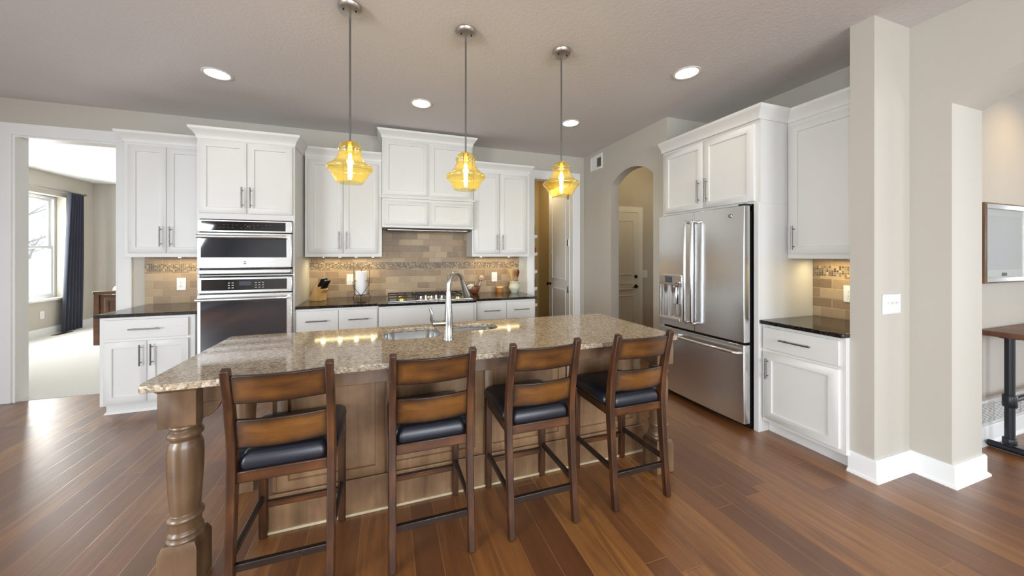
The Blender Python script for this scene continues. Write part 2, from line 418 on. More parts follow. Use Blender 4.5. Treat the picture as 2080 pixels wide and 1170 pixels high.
# wall with the wide arch towards the dining room
ar = arcpts(1.115, -0.70, 0, 2.385, 0.25, 28)
poly = [(1.296, 0), (1.115, 0)] + ar + [(-0.70, 0), (-4.6, 0), (-4.6, HC), (1.296, HC)]
struct('wall_dining', MB().prism(poly, 0, 3.339, 3.715), 'wall_paint')
# room behind the viewer: rear wall with three windows, left wall with one
def wall_with_windows(name, axis, at, th, a0, a1, wins):
    # wins: (lo, hi, zlo, zhi); built as strips of one wall
    mb = MB(); xs = [a0] + [v for w in wins for v in w[:2]] + [a1]
    def bx(lo, hi, z0, z1):
        if axis == 1: mb.box(lo, hi, min(at, at + th), max(at, at + th), z0, z1)
        else: mb.box(min(at, at + th), max(at, at + th), lo, hi, z0, z1)
    for i in range(0, len(xs), 2): bx(xs[i], xs[i + 1], 0, HC)
    for lo, hi, z0, z1 in wins: bx(lo, hi, 0, z0); bx(lo, hi, z1, HC)
    return struct(name, mb, 'wall_paint')
wall_with_windows('wall_rear', 1, -4.6, -0.12, -4.6, 9.0, [(-.8, 1.0, .8, 2.75), (1.4, 3.2, .8, 2.75), (4.3, 6.5, .5, 2.5)])
wall_with_windows('wall_left', 0, -4.6, -0.12, -4.7, 4.637, [(-2.85, -.35, .5, 2.5), (.3, 2.7, .12, 2.45)])
wall_with_windows('wall_dining_end', 0, 8.9, 0.1, -4.6, 1.296, [(-3.5, -.9, .5, 2.45)])
# bedroom
wall_with_windows('wall_bedroom_window', 0, -5.77, -0.24, 4.7, 9.6, [(6.75, 8.73, .64, 2.53)])
struct('wall_bedroom_end', MB().box(-6.0, -1.2, 9.37, 9.5, 0, HC), 'wall_paint')
struct('wall_bedroom_side', MB().box(-1.3, -1.2, 4.76, 9.37, 0, HC), 'wall_paint')
# pantry and passage
struct('wall_pantry_left', MB().box(1.98, 2.08, 4.762, 6.4, 0, HC - 0.03), 'pantry_paint')
struct('wall_pantry_end', MB().box(2.08, 2.95, 6.3, 6.4, 0, HC - 0.03), 'pantry_paint')
struct('wall_pantry_right', MB().box(2.95, 3.05, 4.762, 6.4, 0, HC - 0.03), 'pantry_paint')
struct('wall_passage_end', MB().box(4.8, 4.9, 3.09, 4.637, 0, HC), 'wall_paint')

# trims: casings and baseboards
def casing_y(n, x0, x1, zt, y, w=0.11, l=True, r=True, th=0.02):
    # cased opening facing -Y as one piece
    p = [(x0 - w, 0), (x0, 0), (x0, zt), (x1, zt), (x1, 0), (x1 + w, 0), (x1 + w, zt + w), (x0 - w, zt + w)]
    return struct('trim_%d' % n, MB().prism(p, 1, y - th, y), 'white_trim', 0.004)
casing_y(1, BX0, BX1, BZ, YW, 0.115)
casing_y(2, PX0, PX1, PZ, YW, 0.105)
struct('trim_3', MB().prism([(BX0, 0), (BX0 + .018, 0), (BX0 + .018, BZ - .018), (BX1 - .018, BZ - .018), (BX1 - .018, 0), (BX1, 0), (BX1, BZ), (BX0, BZ)], 1, YW - .005, YW + .13), 'white_trim')
struct('trim_4', MB().prism([(PX0, 0), (PX0 + .018, 0), (PX0 + .018, PZ - .018), (PX1 - .018, PZ - .018), (PX1 - .018, 0), (PX1, 0), (PX1, PZ), (PX0, PZ)], 1, YW - .005, YW + .13), 'white_trim')
def base_run(name, pts, z=0.135, th=0.016, shoe=True):
    # baseboard sweeping along floor points; outward side on the right of travel
    mb = MB(); n = len(pts); P = [Vector((p[0], p[1], 0)) for p in pts]; prof = [(0, 0), (th + .014, 0), (th + .012, .012), (th + .001, .022), (th, .024), (th, z - .012), (th - .006, z), (0, z)]
    if not shoe: prof = [(0, 0), (th, 0), (th, z - .012), (th - .006, z), (0, z)]
    loops = []
    for i in range(n):
        d1 = (P[i] - P[i - 1]).normalized() if i else (P[1] - P[0]).normalized(); d2 = (P[i + 1] - P[i]).normalized() if i < n - 1 else d1
        n1 = Vector((d1.y, -d1.x, 0)); n2 = Vector((d2.y, -d2.x, 0)); mm = (n1 + n2); mm = mm / (mm.length_squared / 2) if mm.length > 1e-4 else n1
        loops.append([tuple(P[i] + mm * o + Vector((0, 0, h))) for o, h in prof])
    mb.loft(loops); return struct(name, mb, 'white_trim')
base_run('baseboard_right', [(XR + 0.3, 1.42), (XR, 1.42), (XR, 1.296), (3.339, 1.296), (3.339, 1.115), (3.715, 1.115), (3.715, 1.296)][1:])
base_run('baseboard_dining', [(3.73, 1.296), (8.9, 1.296)])
base_run('baseboard_passage', [(XR, 4.637), (XR, 3.962), (XR + .13, 3.962)])
base_run('baseboard_bedroom', [(-5.77, 4.8), (-5.77, 9.37), (-1.3, 9.37)], 0.14, shoe=False)
base_run('baseboard_left', [(-4.6, -4.6), (-4.6, 4.637), (BX0 - .115, 4.637)])

# backsplash, three fields of tile laid on the walls
def bs(name, axis, at, lo, hi, z0, z1, mat, th=0.008):
    mb = MB()
    if axis == 1: mb.box(lo, hi, at - th, at, z0, z1)
    else: mb.box(at - th, at, lo, hi, z0, z1)
    return tag(mb.build(name, mat), None, None, None, 'structure')
for lo, hi in ((-2.441, -1.70), (-0.90, 1.842)):
    bs('wall_backsplash', 1, YW, lo, hi, 0.914, 1.261, 'tile_x'); bs('wall_backsplash_mosaic', 1, YW, lo, hi, 1.261, 1.347, 'mosaic_x', 0.009)
    bs('wall_backsplash', 1, YW, lo, hi, 1.347, 1.45 if lo < -2 else 1.80, 'tile_x')
bs('wall_backsplash', 0, XK, 1.416, 1.952, 0.914, 1.261, 'tile_y'); bs('wall_backsplash_mosaic', 0, XK, 1.416, 1.952, 1.261, 1.347, 'mosaic_y', 0.009)
bs('wall_backsplash', 0, XK, 1.416, 1.952, 1.347, 1.45, 'tile_y')

# ------------------------------------------------------------------ bedroom: window, curtain, bed, trees outside
def sash_window(name, axis_x, y0, y1, z0, z1):
    f = MB(); w = .05; zm = (z0 + z1) / 2; ym = (y0 + y1) / 2
    f.prism([(y0, z0), (y1, z0), (y1, z1), (y0, z1)], 0, axis_x - .045, axis_x - .044) if 0 else None
    def ring(a0, a1, b0, b1, t, x0, x1):
        o = [(a0, b0), (a1, b0), (a1, b1), (a0, b1)]; i = [(a0 + t, b0 + t), (a1 - t, b0 + t), (a1 - t, b1 - t), (a0 + t, b1 - t)]
        lp = [[(x0, *p) for p in o], [(x1, *p) for p in o], [(x1, *p) for p in i], [(x0, *p) for p in i], [(x0, *p) for p in o]]
        f.loft(lp, cap=False)
    ring(y0, y1, z0, z1, .035, axis_x - .06, axis_x + .03)
    for a, b in ((y0 + .03, ym), (ym, y1 - .03)):
        ring(a, b, z0 + .03, zm + .02, .045, axis_x - .02, axis_x + .015); ring(a, b, zm - .02, z1 - .03, .045, axis_x - .05, axis_x - .02)
    o = struct(name, f, 'white_trim')
    g = MB().box(axis_x - .03, axis_x - .026, y0 + .04, y1 - .04, z0 + .04, z1 - .04).build('pane', 'window_glass', o)
    return o
sash_window('window_1', -5.94, 6.76, 8.72, .65, 2.52)
struct('trim_5', MB().box(-5.93, -5.735, 6.70, 8.78, .615, .65), 'white_trim', .004)
# exterior ground and bare trees seen through it
struct('ground_outside', MB().box(-40, -6.05, -6, 40, -0.5, -0.45), 'snow_ground')
def bare_tree(loc, h, seed, label):
    rnd = random.Random(seed); t = thing('bare_tree', label, 'tree', loc, 0)
    mb = MB()
    def grow(p, d, L, r, lev):
        pts = [p]; q = p.copy(); dd = d.copy()
        for i in range(4):
            dd = (dd + Vector((rnd.uniform(-.2, .2), rnd.uniform(-.2, .2), rnd.uniform(-.02, .12)))).normalized(); q = q + dd * L / 4; pts.append(q.copy())
        mb.tube(pts, [r * (1 - .15 * i) for i in range(5)], 6)
        if lev:
            for i in range(5):
                k = rnd.choice(pts[1:]); a = rnd.uniform(0, 2 * PI); nd = (dd * .5 + Vector((math.cos(a), math.sin(a), rnd.uniform(.1, .8)))).normalized()
                grow(k, nd, L * rnd.uniform(.45, .65), r * .5, lev - 1)
    grow(Vector((0, 0, 0)), Vector((0, 0, 1)), h, .11, 3)
    mb.build('branches', 'bark', t); return t
bare_tree((-9.6, 11.2, -.46), 3.2, 3, 'bare leafless tree outside the bedroom window, nearer one')
bare_tree((-12.4, 13.4, -.46), 4.2, 5, 'bare leafless tree outside the bedroom window, farther one')

# curtain and its rod
t = thing('curtain_rod', 'thin nickel curtain rod above the bedroom window', 'curtain rod', (-5.68, 7.9, 2.63))
MB().tube([(0, -1.5, 0), (0, 1.10, 0)], .012).build('pole', 'brushed_nickel', t)
MB().lathe([(.0, 1.1), (.02, 1.1), (.026, 1.12), (.02, 1.14), (0.001, 1.15)], axis=1, seg=16).build('finial', 'brushed_nickel', t)
MB().box(-.09, 0.0, 1.03, 1.05, -.012, .012).build('bracket', 'brushed_nickel', t)
mb = MB(); nfold = 90; zs = [0, .15, .7, 1.4, 2.0, 2.45, 2.59]
loops = []
for z in zs:
    wdt = .46 - .14 * (z / 2.66); lp = []
    for i in range(nfold + 1):
        s_ = i / nfold; y = -wdt / 2 + wdt * s_ + .09 * (z / 2.66)
        x = .035 * math.sin(s_ * 2 * PI * 6 + .4 * math.sin(z)) * (1 if z < 2.6 else .7)
        lp.append((x, y, z))
    back = [(p[0] - .006, p[1], p[2]) for p in lp[::-1]]
    loops.append(lp + back)
mb.loft(loops, smooth=True)
tag(mb.build('curtain', 'navy_fabric', loc=(-5.665, 8.70, .02)), 'navy blue floor length curtain hanging beside the bedroom window', 'curtain')

# bed with panelled footboard
t = thing('bed', 'dark brown wooden panelled bed with white bedding in the bedroom', 'bed', (-3.55, 7.145, 0))
mb = MB(); mb.box(-.81, .81, .02, .05, .12, .80); mb.build('footboard', 'bed_wood', t)
MB().box(-.86, .86, -.02, .09, .815, .865).build('top_rail', 'bed_wood', t, bevel=.01)
for x in (-.82, .82): MB().box(x - .035, x + .035, -.005, .075, 0, .815).build('post', 'bed_wood', t, bevel=.004)
for x in (-.5, 0, .5): MB().shaker(x - .23, x + .23, .2, .76, -.0, .02, .06, .012).build('panel', 'bed_wood', t)
MB().box(-.8, .8, .05, 2.0, .22, .5).build('side_rail', 'bed_wood', t)
mb = MB(); mb.box(-.72, .72, .1, 1.98, .5, .95); mb.build('mattress', 'linen_white', t, bevel=.09, seg=4, smooth=True)

# ------------------------------------------------------------------ cabinets
def handle_mb(kind, c, L, y=-0.02):
    mb = MB(); x, z = c
    if kind == 'v':
        mb.tube([(x, y - .032, z - L / 2), (x, y - .032, z + L / 2)], .006, 10)
        for s_ in (-1, 1): mb.tube([(x, y, z + s_ * L * .36), (x, y - .032, z + s_ * L * .36)], .0045, 8)
    else:
        mb.tube([(x - L / 2, y - .032, z), (x + L / 2, y - .032, z)], .006, 10)
        for s_ in (-1, 1): mb.tube([(x + s_ * L * .36, y, z), (x + s_ * L * .36, y - .032, z)], .0045, 8)
    return mb
def cabinet(name, label, cat, loc, rz, w, d, h, doors=(), drawers=(), group=None, crown=None, kick=0.0, lightrail=False, body=True):
    # local frame: x along the front, y into the wall, z up from the cabinet's base
    t = thing(name, label, cat, loc, rz, group)
    if body:
        mb = MB()
        if kick: mb.prism([(0, kick), (.075, kick), (.075, 0), (d, 0), (d, h), (0, h)], 0, 0, w)
        else: mb.box(0, w, 0, d, 0, h)
        mb.build('body', 'cabinet_white', t, bevel=.0015)
    for x0, x1, z0, z1, hd in doors:
        o = MB().shaker(x0, x1, z0, z1).build('door', 'cabinet_white', t)
        if hd: handle_mb(*hd).build('handle', 'handle_nickel', o)
    for x0, x1, z0, z1, hd, flat in drawers:
        if flat: o = MB().box(x0, x1, -.02, 0, z0, z1).build('drawer', 'cabinet_white', t, bevel=.002)
        else: o = MB().shaker(x0, x1, z0, z1, rail=.03).build('drawer', 'cabinet_white', t)
        if hd: handle_mb(*hd).build('handle', 'handle_nickel', o)
    if crown:
        zt, l, r = crown; MB().crown(0, w, 0, d, zt, left=l, right=r).build('crown_moulding', 'cabinet_white', t)
    return t
YF = 3.95; YU = YW - .34
# left base cabinet and upper
t = cabinet('base_cabinet', 'white two door base cabinet beside the bedroom opening, left of the ovens', 'cabinet', (-2.394, YF, 0), 0, .684, YW - YF - .005, .884,
        [(.035, .335, .115, .665, ('v', (.298, .54), .19)), (.340, .640, .115, .665, ('v', (.377, .54), .19))],
        [(.035, .640, .69, .86, ('h', (.33, .775), .22), True)], kick=.1)
MB().loft([[(-.012, .06, 0), (.684, .06, 0), (.684, .076, 0), (.0, .076, 0)], [(.0, .07, .022), (.684, .07, .022), (.684, .076, .022), (.0, .076, .022)]]).build('kick_moulding', 'cabinet_white', t)
t = cabinet('upper_cabinet', 'tall white two door wall cabinet left of the ovens, beside the bedroom opening', 'cabinet', (-2.425, YU, 1.418), 0, .735, .335, 1.13,
        [(.04, .335, .04, 1.10, ('v', (.298, .205), .2)), (.340, .635, .04, 1.10, ('v', (.377, .205), .2))], crown=(1.232, True, False))
# oven tower, built round an open middle
t = thing('oven_cabinet', 'tall white cabinet tower holding the microwave and the oven', 'cabinet', (-1.69, YF - .01, 0))
WT = .81; DT = YW - YF + .005
MB().box(0, .018, 0, DT, .1, 2.55).build('side_panel', 'cabinet_white', t)
MB().box(WT - .018, WT, 0, DT, .0, 2.55).build('side_panel', 'cabinet_white', t)
MB().box(.018, WT - .018, DT - .03, DT, .1, 2.55).build('back_panel', 'cabinet_white', t)
MB().box(.018, WT - .018, 0, DT - .03, 1.785, 2.55).build('body', 'cabinet_white', t)
MB().box(.018, WT - .018, 0, DT - .03, .1, .41).build('base_box', 'cabinet_white', t)
MB().box(.018, WT - .018, .02, .06, 1.235, 1.245).build('divider_rail', 'cabinet_white', t)
MB().box(0, WT, .075, .1, 0, .1).build('kick_board', 'cabinet_white', t)
for x0, x1, hx in ((.02, .40, .368), (.405, .79, .437)):
    o = MB().shaker(x0, x1, 1.84, 2.53).build('door', 'cabinet_white', t); handle_mb('v', (hx, 1.995), .2).build('handle', 'handle_nickel', o)
o = MB().shaker(.03, .78, .13, .39).build('drawer', 'cabinet_white', t); handle_mb('h', (.405, .3), .3).build('handle', 'handle_nickel', o)
MB().crown(0, WT, 0, DT, 2.648).build('crown_moulding', 'cabinet_white', t)

def appliance_handle(mb, x0, x1, y, z, r=.0175, bow=.012):
    n = 12; pts = [(x0, y, z)] + [(x0 + (x1 - x0) * i / n, y - .05 - bow * math.sin(PI * i / n), z) for i in range(n + 1)] + [(x1, y, z)]
    mb.tube(pts, r, 12)
    return mb
def badge(parent, x, y, z, r=.015, axis=1):
    o = MB().lathe([(r, y), (r, y - .003), (r * .85, y - .005), (.0005, y - .0055)] if axis == 1 else [(r, y), (r, y - .003), (r * .85, y - .005), (.0005, y - .0055)], (x, 0, z) if axis == 1 else (0, x, z), 24, axis).build('badge', 'chrome', parent)
    c = MB()
    for k in (-1, 1):
        pts = [(x + k * r * .28 + r * .24 * math.cos(a), y - .006, z + r * .36 * math.sin(a)) for a in [i * PI / 6 for i in range(1, 12)]]
        if axis == 0: pts = [(p[1], p[0], p[2]) for p in pts]
        c.tube(pts, r * .07, 6)
    c.build('emblem', 'bronze', o)
# built-in microwave
t = thing('microwave', 'stainless built in microwave above the wall oven', 'microwave', (-1.69, YF - .035, 1.25))
X0, X1 = .012, .79
MB().box(X0 + .02, X1 - .02, .03, .42, .02, .5).build('case', 'black_plastic', t)
MB().box(X0, X1, 0, .03, .41, .525).build('control_panel', 'stainless', t, bevel=.004)
o = MB().box(X0 + .03, X1 - .055, -.003, .002, .425, .512).build('display', 'panel_glass', t)
for i in range(14):
    for j in range(2):
        if (i * 7 + j * 3) % 5: MB().box(X0 + .13 + i * .035, X0 + .145 + i * .035, -.0045, -.003, .448 + j * .03, .453 + j * .03).build('key', 'vent_dark', o)
MB().lathe([(.018, -.003), (.016, -.012), (.0005, -.013)], (.43, 0, .468), 20, 1).build('dial', 'panel_glass', o)
MB().box(X0, X1, -.01, .03, .065, .402).build('door', 'stainless', t, bevel=.005); dr = t.children[-1]
MB().box(X0 + .03, X1 - .045, -.0135, -.009, .165, .385).build('window', 'oven_glass', dr)
appliance_handle(MB(), X0 + .025, X1 - .045, -.01, .365).build('handle', 'stainless', dr)
badge(dr, .39, -.010, .115)
mb = MB(); mb.loft([[(X0, .03, .005), (X1, .03, .005), (X1, .03, .055), (X0, .03, .055)], [(X0 + .01, -.02, .01), (X1 - .01, -.02, .01), (X1 - .01, -.02, .048), (X0 + .01, -.02, .048)]]); mb.build('lower_trim', 'stainless', t, bevel=.006)
# wall oven
t = thing('wall_oven', 'stainless wall oven with dark glass door below the microwave', 'oven', (-1.69, YF - .035, .42))
MB().box(X0 + .02, X1 - .02, .03, .6, .02, .78).build('case', 'black_plastic', t)
MB().box(X0, X1, 0, .03, .655, .805).build('control_panel', 'stainless', t, bevel=.004)
o = MB().box(X0 + .03, X1 - .045, -.003, .002, .68, .785).build('display', 'panel_glass', t)
MB().box(X0 + .33, X0 + .43, -.0045, -.003, .725, .765).build('screen', 'display_glass', o)
for (cx_, n_) in ((.24, 2), (.46, 3)):
    for i in range(n_):
        for j in range(3): MB().box(X0 + cx_ + i * .03, X0 + cx_ + .016 + i * .03, -.0045, -.003, .70 + j * .024, .706 + j * .024).build('key', 'brushed_nickel', o)
MB().box(X0, X1, -.01, .03, .0, .645).build('door', 'stainless', t, bevel=.005); dr = t.children[-1]
MB().box(X0 + .028, X1 - .045, -.0135, -.009, .09, .61).build('window', 'oven_glass', dr)
appliance_handle(MB(), X0 + .02, X1 - .045, -.01, .60).build('handle', 'stainless', dr)

# base run under the cooktop
cabinet('base_cabinet', 'white base cabinet between the ovens and the cooktop', 'cabinet', (-.878, YF, 0), 0, .80, YW - YF - .005, .884,
        [(.02, .40, .115, .62, ('v', (.365, .5), .19)), (.405, .785, .115, .62, ('v', (.44, .5), .19))],
        [(.02, .40, .645, .86, ('h', (.20, .757), .2), True), (.405, .785, .645, .86, ('h', (.60, .757), .2), True)], kick=.1)
cabinet('base_cabinet', 'white base cabinet with plain wide front under the cooktop', 'cabinet', (-.074, YF - .06, 0), 0, 1.085, YW - YF + .055, .884,
        [(.04, .54, .115, .62, ('v', (.5, .5), .19)), (.545, 1.045, .115, .62, ('v', (.585, .5), .19))], [(.04, 1.045, .66, .86, None, True)], kick=.1)
cabinet('base_cabinet', 'white base cabinet with two drawers right of the cooktop', 'cabinet', (1.015, YF + .02, 0), 0, .79, YW - YF - .025, .884,
        [(.02, .395, .115, .62, ('v', (.36, .5), .19)), (.40, .775, .115, .62, ('v', (.435, .5), .19))],
        [(.02, .395, .655, .86, ('h', (.205, .765), .2), True), (.40, .775, .655, .86, ('h', (.59, .765), .2), True)], kick=.1)
# upper cabinets and range hood
cabinet('upper_cabinet', 'white two door wall cabinet between the oven tower and the range hood', 'cabinet', (-.862, YU, 1.418), 0, .815, .335, 1.13,
        [(.03, .392, .04, 1.10, ('v', (.355, .19), .2)), (.397, .772, .04, 1.10, ('v', (.434, .19), .2))], crown=(1.232, False, False))
cabinet('upper_cabinet', 'white two door wall cabinet right of the range hood, next to the pantry', 'cabinet', (1.062, YU, 1.418), 0, .805, .335, 1.13,
        [(.02, .372, .04, 1.10, ('v', (.335, .19), .2)), (.377, .76, .04, 1.10, ('v', (.414, .19), .2))], crown=(1.232, False, True))
t = thing('range_hood', 'tall white panelled range hood above the cooktop', 'range hood', (-.044, 4.20, 1.765))
MB().box(.0, 1.10, .06, YW - 4.20 - .01, .37, 1.08).build('chimney', 'cabinet_white', t, bevel=.002)
for x0, x1 in ((.02, .535), (.555, 1.08)): MB().shaker(x0, x1, .395, 1.05, .045, .018, .055, .01).build('upper_panel', 'cabinet_white', t)
MB().box(-.012, 1.112, -.015, YW - 4.20 - .01, .345, .37).build('ledge', 'cabinet_white', t, bevel=.004)
mb = MB(); mb.prism([(0, 0), (.4, 0), (.4, .345), (0, .345)], 0, 0, 1.10); mb.build('canopy', 'cabinet_white', t, bevel=.002)
for x0, x1 in ((.02, .54), (.56, 1.08)): MB().shaker(x0, x1, .03, .32, -.014, .015, .05, .01).build('lower_panel', 'cabinet_white', t)
MB().box(.05, 1.05, .03, .38, -.012, 0).build('vent_insert', 'vent_dark', t, bevel=.003); MB().box(.06, 1.04, .09, .36, -.026, -.012).build('filter', 'handle_nickel', t, bevel=.003)
MB().crown(.0, 1.10, .06, YW - 4.20 - .01, 1.17, .105, .055).build('crown_moulding', 'cabinet_white', t)

# countertops on the back wall
def counter(name, label, poly, z0=.884, z1=.914, loc=(0, 0, 0)):
    o = MB().prism(poly, 2, z0, z1).build(name, 'black_granite', bevel=.004, seg=2); return tag(o, label, 'countertop')
counter('countertop', 'black granite countertop on the base cabinet left of the ovens', [(-2.42, 3.92), (-1.692, 3.92), (-1.692, YW - .009), (-2.42, YW - .009)])
counter('countertop', 'long black granite countertop around the cooktop', [(-.876, 3.92), (-.085, 3.92), (-.075, 3.855), (1.005, 3.855), (1.02, 3.945), (1.835, 3.945), (1.835, YW - .010), (-.876, YW - .010)])

# cooktop
t = thing('cooktop', 'stainless gas cooktop with black grates set in the granite', 'cooktop', (.50, 4.20, .915))
MB().box(-.48, .48, -.27, .25, 0, .012).build('tray', 'stainless', t, bevel=.005)
for cx_ in (-.325, 0, .325):
    g = MB(); y0 = -.25 if cx_ else -.10
    for x in (-.145, -.05, .05, .145): g.box(cx_ + x - .006, cx_ + x + .006, y0, .235, .04, .054)
    for y in (y0, y0 + (.235 - y0) * .5, .235): g.box(cx_ - .15, cx_ + .15, y - .006, y + .006, .04, .054)
    for x in (-.145, .145):
        for y in (y0, .235): g.box(cx_ + x - .008, cx_ + x + .008, y - .008, y + .008, .012, .045)
    g.build('grate', 'iron_black', t)
for x, y in ((-.325, -.14), (-.325, .12), (0, .07), (.325, -.14), (.325, .12)):
    MB().lathe([(.05, .012), (.05, .022), (.03, .026), (.03, .034), (.001, .036)], (x, y, 0), 24).build('burner', 'brass', t)
for i, (x, y) in enumerate(((-.12, -.215), (-.06, -.17), (.0, -.215), (.06, -.17), (.12, -.215))):
    MB().lathe([(.028, .012), (.028, .02), (.015, .026), (.012, .052), (.001, .055)], (x, y, 0), 20).build('knob', 'chrome', t)

# fridge wall: cabinet over the fridge with its side panels, right base, right upper
R90 = -PI / 2
t = thing('fridge_cabinet', 'white two door cabinet above the refrigerator with full height side panels', 'cabinet', (2.87, 2.97, 0), R90)
MB().box(0, 1.02, .02, .67, 1.865, 2.55).build('body', 'cabinet_white', t)
MB().box(.98, 1.02, 0, .67, 0, 1.865).build('side_panel', 'cabinet_white', t, bevel=.002)
MB().box(0.0, .035, 0, .67, 0, 1.865).build('side_panel', 'cabinet_white', t, bevel=.002)
for x0, x1, hx in ((.03, .505, .465), (.51, .98, .55)):
    o = MB().shaker(x0, x1, 1.885, 2.52, 0.0).build('door', 'cabinet_white', t); handle_mb('v', (hx, 2.05), .22, 0.0).build('handle', 'handle_nickel', o)
MB().crown(0, 1.02, 0, .34, 2.65, left=False).build('crown_moulding', 'cabinet_white', t)
cabinet('base_cabinet', 'white base cabinet with one door and a drawer right of the refrigerator', 'cabinet', (2.91, 1.948, 0), R90, .531, XK - 2.915, .884,
        [(.02, .50, .13, .665, ('v', (.055, .535), .16))], [(.02, .50, .69, .86, ('h', (.25, .78), .2), True)], kick=.1)
cabinet('upper_cabinet', 'white single door wall cabinet right of the refrigerator', 'cabinet', (3.215, 1.948, 1.41), R90, .531, XK - 3.22, 1.14,
        [(.02, .505, .04, 1.10, ('v', (.058, .17), .2))], crown=(1.24, False, False))
o = MB().prism([(2.875, 1.417), (2.875, 1.949), (XK - .01, 1.949), (XK - .01, 1.417)], 2, .884, .914).build('countertop', 'black_granite', bevel=.004)
tag(o, 'small black granite countertop right of the refrigerator', 'countertop')

# refrigerator
t = thing('refrigerator', 'stainless french door refrigerator with bottom freezer drawer', 'refrigerator', (2.76, 2.912, 0), R90)
MB().box(.008, .908, .085, .76, .03, 1.80).build('case', 'black_plastic', t)
def bow_panel(x0, x1, z0, z1, y0=0, th=.075, bow=.012, rnd=.014, n=14, full=(0, .916)):
    mb = MB(); f = lambda x: y0 - bow * (1 - ((x - (full[0] + full[1]) / 2) / ((full[1] - full[0]) / 2)) ** 2) + bow
    pts = [(x0, y0 + th)] + [(x0, f(x0) + rnd)]
    for i in range(n + 1):
        x = x0 + .006 + (x1 - x0 - .012) * i / n; pts.append((x, f(x)))
    pts += [(x1, f(x1) + rnd), (x1, y0 + th)]
    mb.prism(pts, 2, z0, z1); return mb
lo = bow_panel(0, .444, .72, 1.845).build('door', 'stainless_vertical', t, bevel=.003)
ro = bow_panel(.45, .917, .72, 1.845).build('door', 'stainless_vertical', t, bevel=.003)
fo = bow_panel(0, .917, .055, .70).build('freezer_drawer', 'stainless_vertical', t, bevel=.003)
for par, x in ((lo, .40), (ro, .478)):
    mb = MB()
    mb.tube([(x, .0, 1.745), (x, -.05, 1.755), (x, -.066, 1.73), (x, -.066, 1.27), (x, -.066, .82), (x, -.05, .795), (x, 0, .805)], .0135, 12)
    mb.build('handle', 'stainless_vertical', par)
MB().tube([(.25, 0, .64), (.26, -.05, .64), (.28, -.06, .64), (.58, -.066, .64), (.87, -.06, .64), (.89, -.05, .64), (.90, 0, .64)], .0135, 12).build('handle', 'stainless', fo)
dq = MB(); dq.box(.05, .33, -.024, .012, 1.135, 1.24); dp = dq.build('dispenser', 'stainless', lo, bevel=.004)
for x0, x1 in ((.05, .064), (.316, .33)): MB().box(x0, x1, -.022, .012, .80, 1.135).build('side_rail', 'stainless', dp, bevel=.002)
n = 18; arc = [(.064 + .252 * i / n, -.019 + .017 * math.sin(PI * i / n) + .003 * math.sin(PI * 5 * i / n)) for i in range(n + 1)]
rc = MB(); rc.prism(arc + [(.316, .004), (.064, .004)], 2, .81, 1.135); rc.build('recess', 'chrome', dp)
MB().box(.125, .215, -.027, -.022, 1.16, 1.222).build('screen', 'display_glass', dp)
MB().lathe([(.02, -.024), (.018, -.038), (.001, -.039)], (.285, 0, 1.165), 20, 1).build('knob', 'chrome', dp)
MB().box(.05, .33, -.05, .0, .785, .81).build('drip_tray', 'stainless', dp, bevel=.003)
MB().box(.235, .27, -.034, -.012, .95, 1.12).build('paddle', 'chrome', dp, bevel=.004)
badge(ro, .80, .004, 1.77, .018)
MB().box(.86, .915, .02, .1, 1.845, 1.86).build('hinge_cover', 'black_plastic', t)
MB().box(.02, .9, .1, .12, .0, .055).build('kick_grille', 'black_plastic', t)

# ------------------------------------------------------------------ kitchen island
t = thing('kitchen_island', 'brown glazed wood kitchen island base with turned corner legs', 'kitchen island', (.42, 2.2, 0))
ox, oy = .42, 2.2
def isl(mb, name, mat='island_wood', bevel=.003, **k): return mb.build(name, mat, t, loc=(-ox, -oy, 0), bevel=bevel, **k)
BX0_, BX1_, BYF, BYB = -.565, 1.79, 2.06, 2.59
isl(MB().box(BX0_, BX1_, BYF, BYF + .03, 0, .884), 'front_panel')
isl(MB().box(BX0_, BX1_, BYB - .03, BYB, .1, .884), 'back_panel')
isl(MB().box(BX0_, BX0_ + .03, BYF + .03, BYB - .03, 0, .884), 'end_panel')
isl(MB().box(BX1_ - .03, BX1_, BYF + .03, BYB - .03, 0, .884), 'end_panel')
xs = [BX0_ + .02, .0, .58, 1.16, BX1_ - .02]
for a, b in zip(xs, xs[1:]): isl(MB().shaker(a + .006, b - .006, .2, .78, BYF - .018, .018, .05, .012), 'panel', bevel=0)
isl(MB().box(BX0_ - .012, BX1_ + .012, BYF - .022, BYF, 0.012, .195), 'base_rail')
isl(MB().box(BX0_ - .02, BX1_ + .02, BYF - .034, BYF - .018, 0, .014), 'shoe_moulding', 'pale_shoe')
LPF = [(.050, .712), (.056, .706), (.058, .698), (.054, .690), (.050, .686), (.058, .678), (.064, .668), (.062, .656), (.054, .648), (.051, .640), (.057, .628), (.062, .605), (.0635, .57),
       (.062, .50), (.058, .42), (.053, .345), (.051, .325), (.060, .318), (.065, .308), (.062, .298), (.056, .292), (.055, .265), (.054, .255), (.060, .248), (.062, .24), (.058, .232), (.064, .226), (.066, .218), (.06, .21)]
def island_leg(x, y):
    mb = MB(); s = .066
    q = lambda e, z: [(x - e, y - e, z), (x + e, y - e, z), (x + e, y + e, z), (x - e, y + e, z)]
    mb.loft([q(s + .008, .884), q(s + .008, .872), q(s, .864), q(s, .715)]); mb.lathe(LPF, (x, y, 0), 36)
    mb.loft([q(.056, .214), q(s + .002, .182), q(s + .002, 0)])
    isl(mb, 'leg', 'leg_wood', .002)
LX0, LX1, LY0, LY1 = -.833, 1.75, 1.846, 2.50
for x, y in ((LX0, LY0), (LX1, LY0), (LX0, LY1)): island_leg(x, y)
isl(MB().box(LX0 + .066, LX1 - .066, LY0 - .015, LY0 + .015, .79, .884), 'apron', 'leg_wood')
